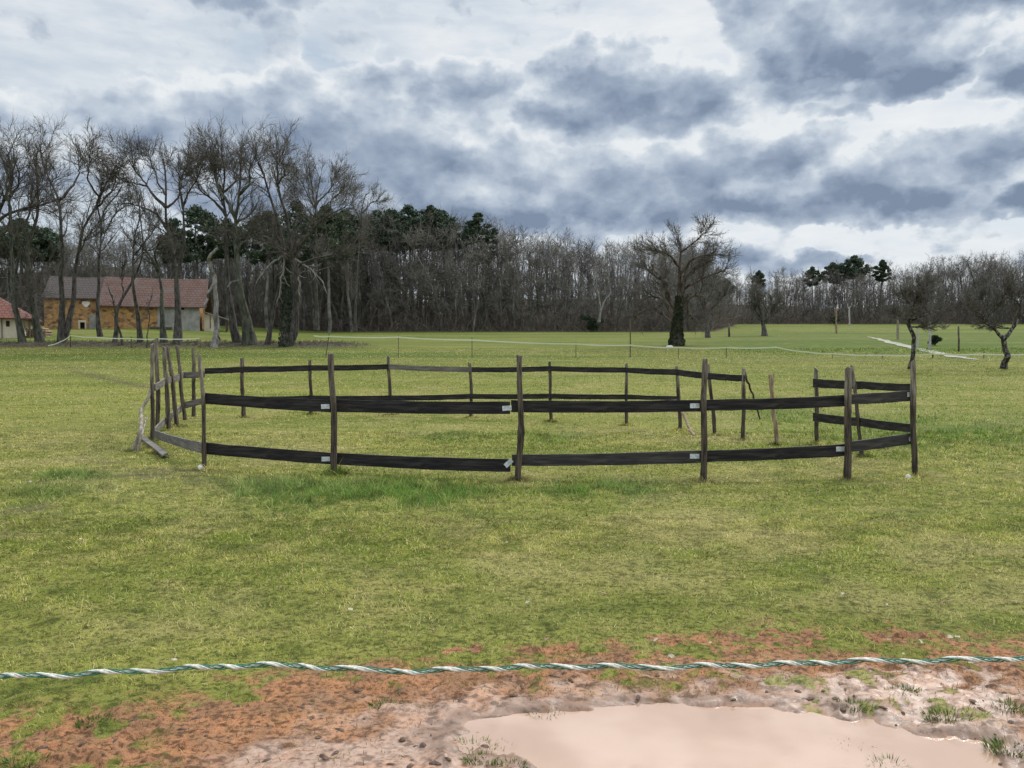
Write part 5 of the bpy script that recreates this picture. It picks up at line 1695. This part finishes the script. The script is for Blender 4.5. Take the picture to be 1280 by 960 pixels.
def lumpy(name, loc, a, b_, c, label, mat, seed, cat, group=None, me=None):
    if me is None:
        rg = np.random.default_rng(seed)
        V, Q, T = [], [], []
        nr, ns = 5, 8
        ph = rg.random(3) * 6
        for i_ in range(nr + 1):
            f_ = i_ / nr * math.pi * 0.5
            for j_ in range(ns):
                th_ = j_ / ns * 6.283
                k_ = 1 + 0.22 * math.sin(2 * th_ + ph[0]) + 0.14 * math.sin(3 * th_ + ph[1] + f_ * 2) + rg.normal() * 0.08
                V.append((a / 2 * math.cos(f_) * math.cos(th_) * k_, b_ / 2 * math.cos(f_) * math.sin(th_) * k_, c * math.sin(f_) * (1 + rg.normal() * 0.06) - c * 0.15))
        for i_ in range(nr):
            for j_ in range(ns): Q.append((i_ * ns + j_, i_ * ns + (j_ + 1) % ns, (i_ + 1) * ns + (j_ + 1) % ns, (i_ + 1) * ns + j_))
        me = np_mesh(name, V, Q, None, mat, True)
    o_ = obj(name, me); o_.location = loc
    tag(o_, label, cat, group)
    return o_


rock(250.5, 591, 0.10, 'white stone against the foot of the front left pen post', MAT['white'], 1)
rock(1135, 597, 0.07, 'small pale stone at the foot of the front right pen post', MAT['white'], 2)
if False: rock(488, 628, 0.16, 'dark lump sitting in the lush grass patch', simple_mat('dung', (0.03, 0.035, 0.04), (0.06, 0.06, 0.05), 20, 0.8, 0.3), 3, 'dung_pile', 'dung')
p_ = ground_at(837, 64.5); lumpy('white_log', p_, 0.7, 0.3, 0.13, 'white bleached piece of wood on the ground left of the huge tree', MAT['white'], 4, 'log')
p_ = ground_at(886, 62); 

# ------------------------------------------------------------------ electric tape fence across the field
TF = [(85, 422, 63, 432), (98, 421, 63.5, 436), (160, 424, 62, 430), (250, 424.5, 62, 430), (360, 428, 61.5, 436)]
tape_m = simple_mat('pale_fence_tape', (0.55, 0.60, 0.40), (0.66, 0.68, 0.55), 0.3, 0.6, 0)


def tape_fence(name, pts, label, posts, post_label=None, width=0.075):
    o_ = empty(name, (0, 0, 0), label, 'fence')
    p0_ = at(*pts[0][:2], pts[0][2]); o_.location = Vector((p0_[0], p0_[1], gz(p0_[0], p0_[1])))
    org_ = tuple(o_.location)
    top_, nn = [], 0
    P3 = [at(a, b_, y_) for a, b_, y_ in pts]
    q = []
    for k in range(len(P3) - 1):
        for s in range(6):
            f_ = s / 6
            c = P3[k] * (1 - f_) + P3[k + 1] * f_
            c = c + np.array((0, 0, -0.05 * math.sin(f_ * math.pi)))
            q.append(c)
    q.append(P3[-1]); q = np.array(q)
    mb_ = MB(org_)
    V = np.concatenate([q + (0, -0.002, width / 2), q - (0, 0.002, width / 2), q + (0, 0.002, width / 2), q + np.array((0, 0.002, -width / 2))])
    N = len(q)
    Q = []
    for i_ in range(N - 1):
        Q += [(i_, N + i_, N + i_ + 1, i_ + 1), (2 * N + i_, 2 * N + i_ + 1, 3 * N + i_ + 1, 3 * N + i_), (i_, i_ + 1, 2 * N + i_ + 1, 2 * N + i_), (N + i_, 3 * N + i_, 3 * N + i_ + 1, N + i_ + 1)]
    mb_.add(V, Q); mb_.build('tape', tape_m, o_)
    for k, (px, pt, lean, w_) in enumerate(posts):
        Yp = np.interp(px, [a[0] for a in pts], [a[2] for a in pts]) + 0.05
        tp = at(px, pt, Yp)
        bp = np.array((tp[0] - lean, Yp, gz(tp[0] - lean, Yp) - 0.1))
        mb_ = MB(org_); mb_.add(*tubes(resample([bp, tp], 4)[None], np.full((1, 4), w_ / 2), 6)); mb_.build('post', MAT['timber'], o_)
    return o_


tape_fence('tape_fence', [(392, 419.5, 52), (411, 420.5, 52), (498, 421.5, 51), (590, 425, 51), (720, 430, 51), (788, 431.5, 51), (848, 434.5, 50.5), (908, 434.5, 50.5), (970, 434, 50.5), (1010, 440, 50),
                          (1041, 442, 50), (1103, 444, 50), (1166, 442.5, 50), (1229, 442.5, 50), (1300, 442.5, 50)],
           'pale electric tape strung on thin posts right across the field behind the pen',
           [(411.5, 417, 0.25, 0.06), (498, 419, 0, 0.05), (590, 422, 0, 0.05), (720, 428, 0, 0.04), (788, 398, 0, 0.07), (848, 432, 0, 0.04), (908, 433, 0, 0.05), (1041, 440, 0, 0.03), (1103, 442, 0, 0.05), (1166, 441, 0, 0.09), (1230, 439, 0, 0.05)])
tape_fence('tape_fence', [(60, 432, 63), (76, 427, 63), (88, 419.5, 63), (120, 421.5, 62.5), (160, 423, 62), (200, 423.5, 62), (250, 423, 62)],
           'pale electric tape strung low along the leaf bank in front of the barn',
           [(88, 418, 0, 0.09), (164, 421, 0, 0.10), (184, 425, 0.1, 0.07), (250, 422, 0, 0.05)])

# poles on the right and odd posts
def pole(px, top, Yd, w, label, mat, name='wooden_pole'):
    x, y, z = ground_at(px, Yd)
    t3 = at(px, top, Yd)
    mb_ = MB((x, y, z))
    mb_.add(*post_mesh(np.array((x, y, z)), t3, w / 2, int(px), 0.01, nseg=8, ns=8))
    o_ = mb_.build(name, mat); o_.location = (x, y, z)
    tag(o_, label, 'pole', 'poles standing in the field on the right')


pale = simple_mat('pale_grey_pole', (0.30, 0.30, 0.28), (0.42, 0.42, 0.40), 4, 0.8, 0.1)
pole(1045, 385, 108, 0.28, 'brown wooden pole beside the dark bush at the far end of the field', MAT['stake'])
pole(1061, 384, 150, 0.32, 'thin light grey pole standing at the foot of the distant wood', pale, 'grey_pole')
pole(1122, 393, 82, 0.22, 'grey brown pole just left of the pollarded fruit tree', MAT['stick'])
pole(1147, 408, 62, 0.16, 'short pale pole right beside the pollarded fruit tree', pale, 'grey_pole')
pole(1162, 402, 60, 0.16, 'pale pole in front of the dark low bush', pale, 'grey_pole')
pole(1198, 408, 58, 0.13, 'dark thin post right of the gravel path', MAT['post'])
pole(911, 405, 92, 0.22, 'short dark stake between the huge tree and the round crowned field tree', MAT['post'])

# ------------------------------------------------------------------ electric rope close to the camera
RX = [(-500, 850), (0, 846), (100, 842), (160, 838), (200, 838), (290, 833), (350, 832), (430, 835), (520, 839), (600, 836), (700, 834), (760, 833), (830, 834), (900, 831), (1000, 831), (1060, 827), (1140, 827), (1200, 824), (1280, 822), (1800, 815)]
YR = 0.80
xs_ = np.linspace(-480, 1780, 1500)
ys_ = np.interp(xs_, [a for a, _ in RX], [b_ for _, b_ in RX])
u = np.linspace(0, 1, 1500)
cen = np.array([at(a, b_, YR) for a, b_ in zip(xs_, ys_)])
cen = np.stack([cen[:, 0], cen[:, 1], np.convolve(np.pad(cen[:, 2], 20, 'edge'), np.ones(41) / 41, 'valid')], -1)
arc = cen[:, 0]
cen[:, 2] += 0.0011 * np.sin(arc * 2 * math.pi / 0.088) + 0.0008 * np.sin(arc * 2 * math.pi / 0.31 + 1)
ro = empty('electric_fence_rope', (0, YR, float(cen[750, 2])), 'twisted white and green electric fence rope stretched across the foreground', 'rope')
org = tuple(ro.location)
rope_w, t, b = new_mat('white_rope_fibre')
co = t.n('ShaderNodeTexCoord').outputs['Object']
t.put(b.inputs['Base Color'], t.mix(t.smooth(t.noise(t.vec('MULTIPLY', co, (1, 1, 1)), 300, 3), 0.35, 0.65), (0.50, 0.50, 0.42), (0.74, 0.74, 0.66)))
b.inputs['Roughness'].default_value = 0.55
rope_g = simple_mat('green_rope_fibre', (0.020, 0.115, 0.075), (0.06, 0.24, 0.16), 200, 0.5, 0.0)
PIT = 0.044
ph = arc * 2 * math.pi / PIT + 0.9 * np.sin(arc * 23) + 0.5 * np.sin(arc * 61)
for (k0, rr, off_, mt, nm, hr) in ((0, 0.0014, 0.0, rope_w, 'white_strand', 0.0019), (1, 0.0006, 1.0, rope_g, 'green_strand', 0.0020), (2, 0.0006, 3.1, rope_g, 'green_strand', 0.0021), (3, 0.0010, -1.1, rope_w, 'white_strand', 0.0018), (4, 0.0005, 4.3, rope_g, 'green_strand', 0.0017)):
    q = cen + np.stack([0 * ph, np.cos(ph + off_) * hr, np.sin(ph + off_) * hr], -1)
    mb = MB(org); mb.add(*tubes(q[None], np.full((1, 1500), rr), 8)); mb.build(nm, mt, ro, True)

# ------------------------------------------------------------------ small things on the near ground
rg = np.random.default_rng(404)


def tuft(px, py, n, h, label, seed):
    rg = np.random.default_rng(seed)
    p_ = flat(px, py)
    z = max(gz_full(p_[0], p_[1]), WATER_Z - 0.01)
    r = 0.014 + 0.0030 * n ** 0.5
    a = rg.random(n) * 6.283; rad = r * np.sqrt(rg.random(n)) * np.array(1.0)
    x = np.cos(a) * rad * 1.5; y = np.sin(a) * rad
    ln = rg.uniform(0.1, 1.1, n); hh = h * rg.uniform(0.4, 1.1, n)
    d = norm(np.stack([np.cos(a) * ln, np.sin(a) * ln, np.ones(n)], -1))
    th_ = rg.random(n) * 6.283
    side = np.stack([np.cos(th_), np.sin(th_), 0 * th_], -1) * 0.0022
    base = np.stack([x, y, 0 * x - 0.01], -1); mid = base + d * hh[:, None] * 0.6
    d2 = norm(d * np.array((1.6, 1.6, 0.5))); tip = mid + d2 * hh[:, None] * 0.5
    V = np.stack([base - side, base + side, mid + side * .8, mid - side * .8, tip], 1).reshape(-1, 3)
    k = np.arange(n) * 5
    c = np.array([0.10, 0.17, 0.035]) * (0.5 + 1.0 * rg.random((n, 1)))
    c = np.where(rg.random((n, 1)) < 0.25, np.array([0.26, 0.21, 0.11]), c)
    me = np_mesh('grass_tuft', V, np.stack([k, k + 1, k + 2, k + 3], -1), np.stack([k + 3, k + 2, k + 4], -1), gmat, False, {'col': np.repeat(c, 5, 0)})
    o_ = obj('grass_tuft', me); o_.location = (p_[0], p_[1], z)
    tag(o_, label, 'grass tuft', 'tufts of grass standing out of the mud')


for k, (a, b_, n_, h_, lab) in enumerate([
    (682, 888, 60, 0.030, 'small green grass tuft at the rear shore of the puddle'), (592, 928, 110, 0.032, 'green grass tuft just left of the puddle tip'),
    (622, 926, 50, 0.026, 'smaller tuft touching the left shore of the puddle'), (600, 948, 60, 0.024, 'sparse tuft on the pale mud below the puddle tip'),
    (640, 958, 60, 0.02, 'flat tuft at the bottom edge of the photo below the puddle'), (1183, 900, 120, 0.034, 'bright grass tuft in the churned mud right of the puddle'),
    (1068, 885, 80, 0.03, 'olive tuft on the mud spit at the right end of the puddle'), (1062, 926, 70, 0.022, 'flat tuft lying in the water at the right end of the puddle'),
    (1262, 935, 120, 0.035, 'grass tuft at the lower right corner'), (1110, 950, 50, 0.035, 'thin dark tuft standing in shallow water at the lower right'),
    (1260, 885, 90, 0.03, 'dull tuft near the right edge above the corner one'), (1130, 868, 80, 0.026, 'dull tuft on the ridge of mud behind the puddle'),
    (480, 880, 50, 0.024, 'tuft on the red soil left of the puddle'), (30, 955, 120, 0.03, 'yellow green tuft in the lower left corner'),
    (120, 905, 90, 0.026, 'low tuft on the red soil at the left')]):
    tuft(a, b_, int(n_ * 2.2), h_ * 1.25, lab, 900 + k)

clod_m, t, b = new_mat('wet_clod')
co = t.n('ShaderNodeTexCoord').outputs['Object']
nn = t.noise(co, 60, 4, 0.6)
t.put(b.inputs['Base Color'], t.mix(t.smooth(nn, 0.35, 0.65), (0.060, 0.034, 0.022), (0.16, 0.095, 0.06)))
b.inputs['Roughness'].default_value = 0.7
bump(t, b, nn, 0.8, 0.01)
clods = []
for k in range(5):
    o_ = lumpy('mud_clod', (0, 0, 0), 0.045, 0.03, 0.014, 'dark clod of mud lying on the bare soil in front of the turf', clod_m, 70 + k, 'clod', 'clods of mud scattered round the puddle')
    clods.append(o_)
cand = 0
placed = 0
while placed < 120 and cand < 8000:
    cand += 1
    px = rg.uniform(-20, 1300); py = rg.uniform(845, 958)
    if px < 500 and rg.random() < 0.5: continue
    p_ = flat(px, py)
    f_ = fields(np.array([p_[0]]), np.array([p_[1]]))
    if f_['mud'][0] < 0.5 or f_['water'][0] > 0.22: continue
    s = float(rg.uniform(0.25, 1.05)) ** 1.6
    o_ = clods[placed] if placed < 5 else link(clods[int(rg.integers(0, 5))].copy())
    o_.location = (p_[0], p_[1], float(f_['z'][0]) + 0.001); o_.scale = (s, s * 0.8, s * float(rg.uniform(.4, .9))); o_.rotation_euler = (0, 0, float(rg.random() * 6.28))
    placed += 1

# fallen leaves
leaf_b = simple_mat('fallen_leaf_brown', (0.12, 0.07, 0.04), (0.30, 0.20, 0.13), 40, 0.8, 0)
leaf_p = simple_mat('fallen_leaf_pale', (0.30, 0.26, 0.16), (0.44, 0.40, 0.28), 40, 0.8, 0)


def leaf_mesh(mt, seed):
    rg_ = np.random.default_rng(seed)
    L = 0.06; V = []
    for i_ in range(7):
        u_ = i_ / 6; w_ = 0.017 * math.sin(math.pi * min(1, u_ * 0.93 + 0.05)) * (1 + 0.2 * rg_.normal())
        V += [(u_ * L, -w_, 0.008 + 0.010 * u_), (u_ * L, 0, 0.003 + 0.007 * math.sin(u_ * 3)), (u_ * L, w_, 0.010)]
    Q = []
    for i_ in range(6): Q += [(i_ * 3, i_ * 3 + 3, i_ * 3 + 4, i_ * 3 + 1), (i_ * 3 + 1, i_ * 3 + 4, i_ * 3 + 5, i_ * 3 + 2)]
    return np_mesh('fallen_leaf', V, Q, None, mt)


lms = [leaf_mesh(leaf_b, 1), leaf_mesh(leaf_b, 2), leaf_mesh(leaf_p, 3), leaf_mesh(leaf_p, 4)]
for k in range(70):
    px = rg.uniform(0, 1280); py = 600 + 250 * rg.random() ** 1.2
    p_ = flat(px, py)
    m_ = int(rg.integers(0, 4))
    o_ = obj('fallen_leaf', lms[m_])
    s = float(rg.uniform(0.35, 0.85))
    o_.location = (p_[0], p_[1], gz_full(p_[0], p_[1]) + 0.018); o_.rotation_euler = (float(rg.normal() * .25), float(rg.normal() * .25), float(rg.random() * 6.28)); o_.scale = (s, s, s)
    pale_ = m_ >= 2
    tag(o_, 'pale dry leaf lying on the turf in front of the pen' if pale_ else 'brown dry leaf lying on the turf in front of the pen', 'leaf', 'pale leaves on the turf' if pale_ else 'brown leaves on the turf')
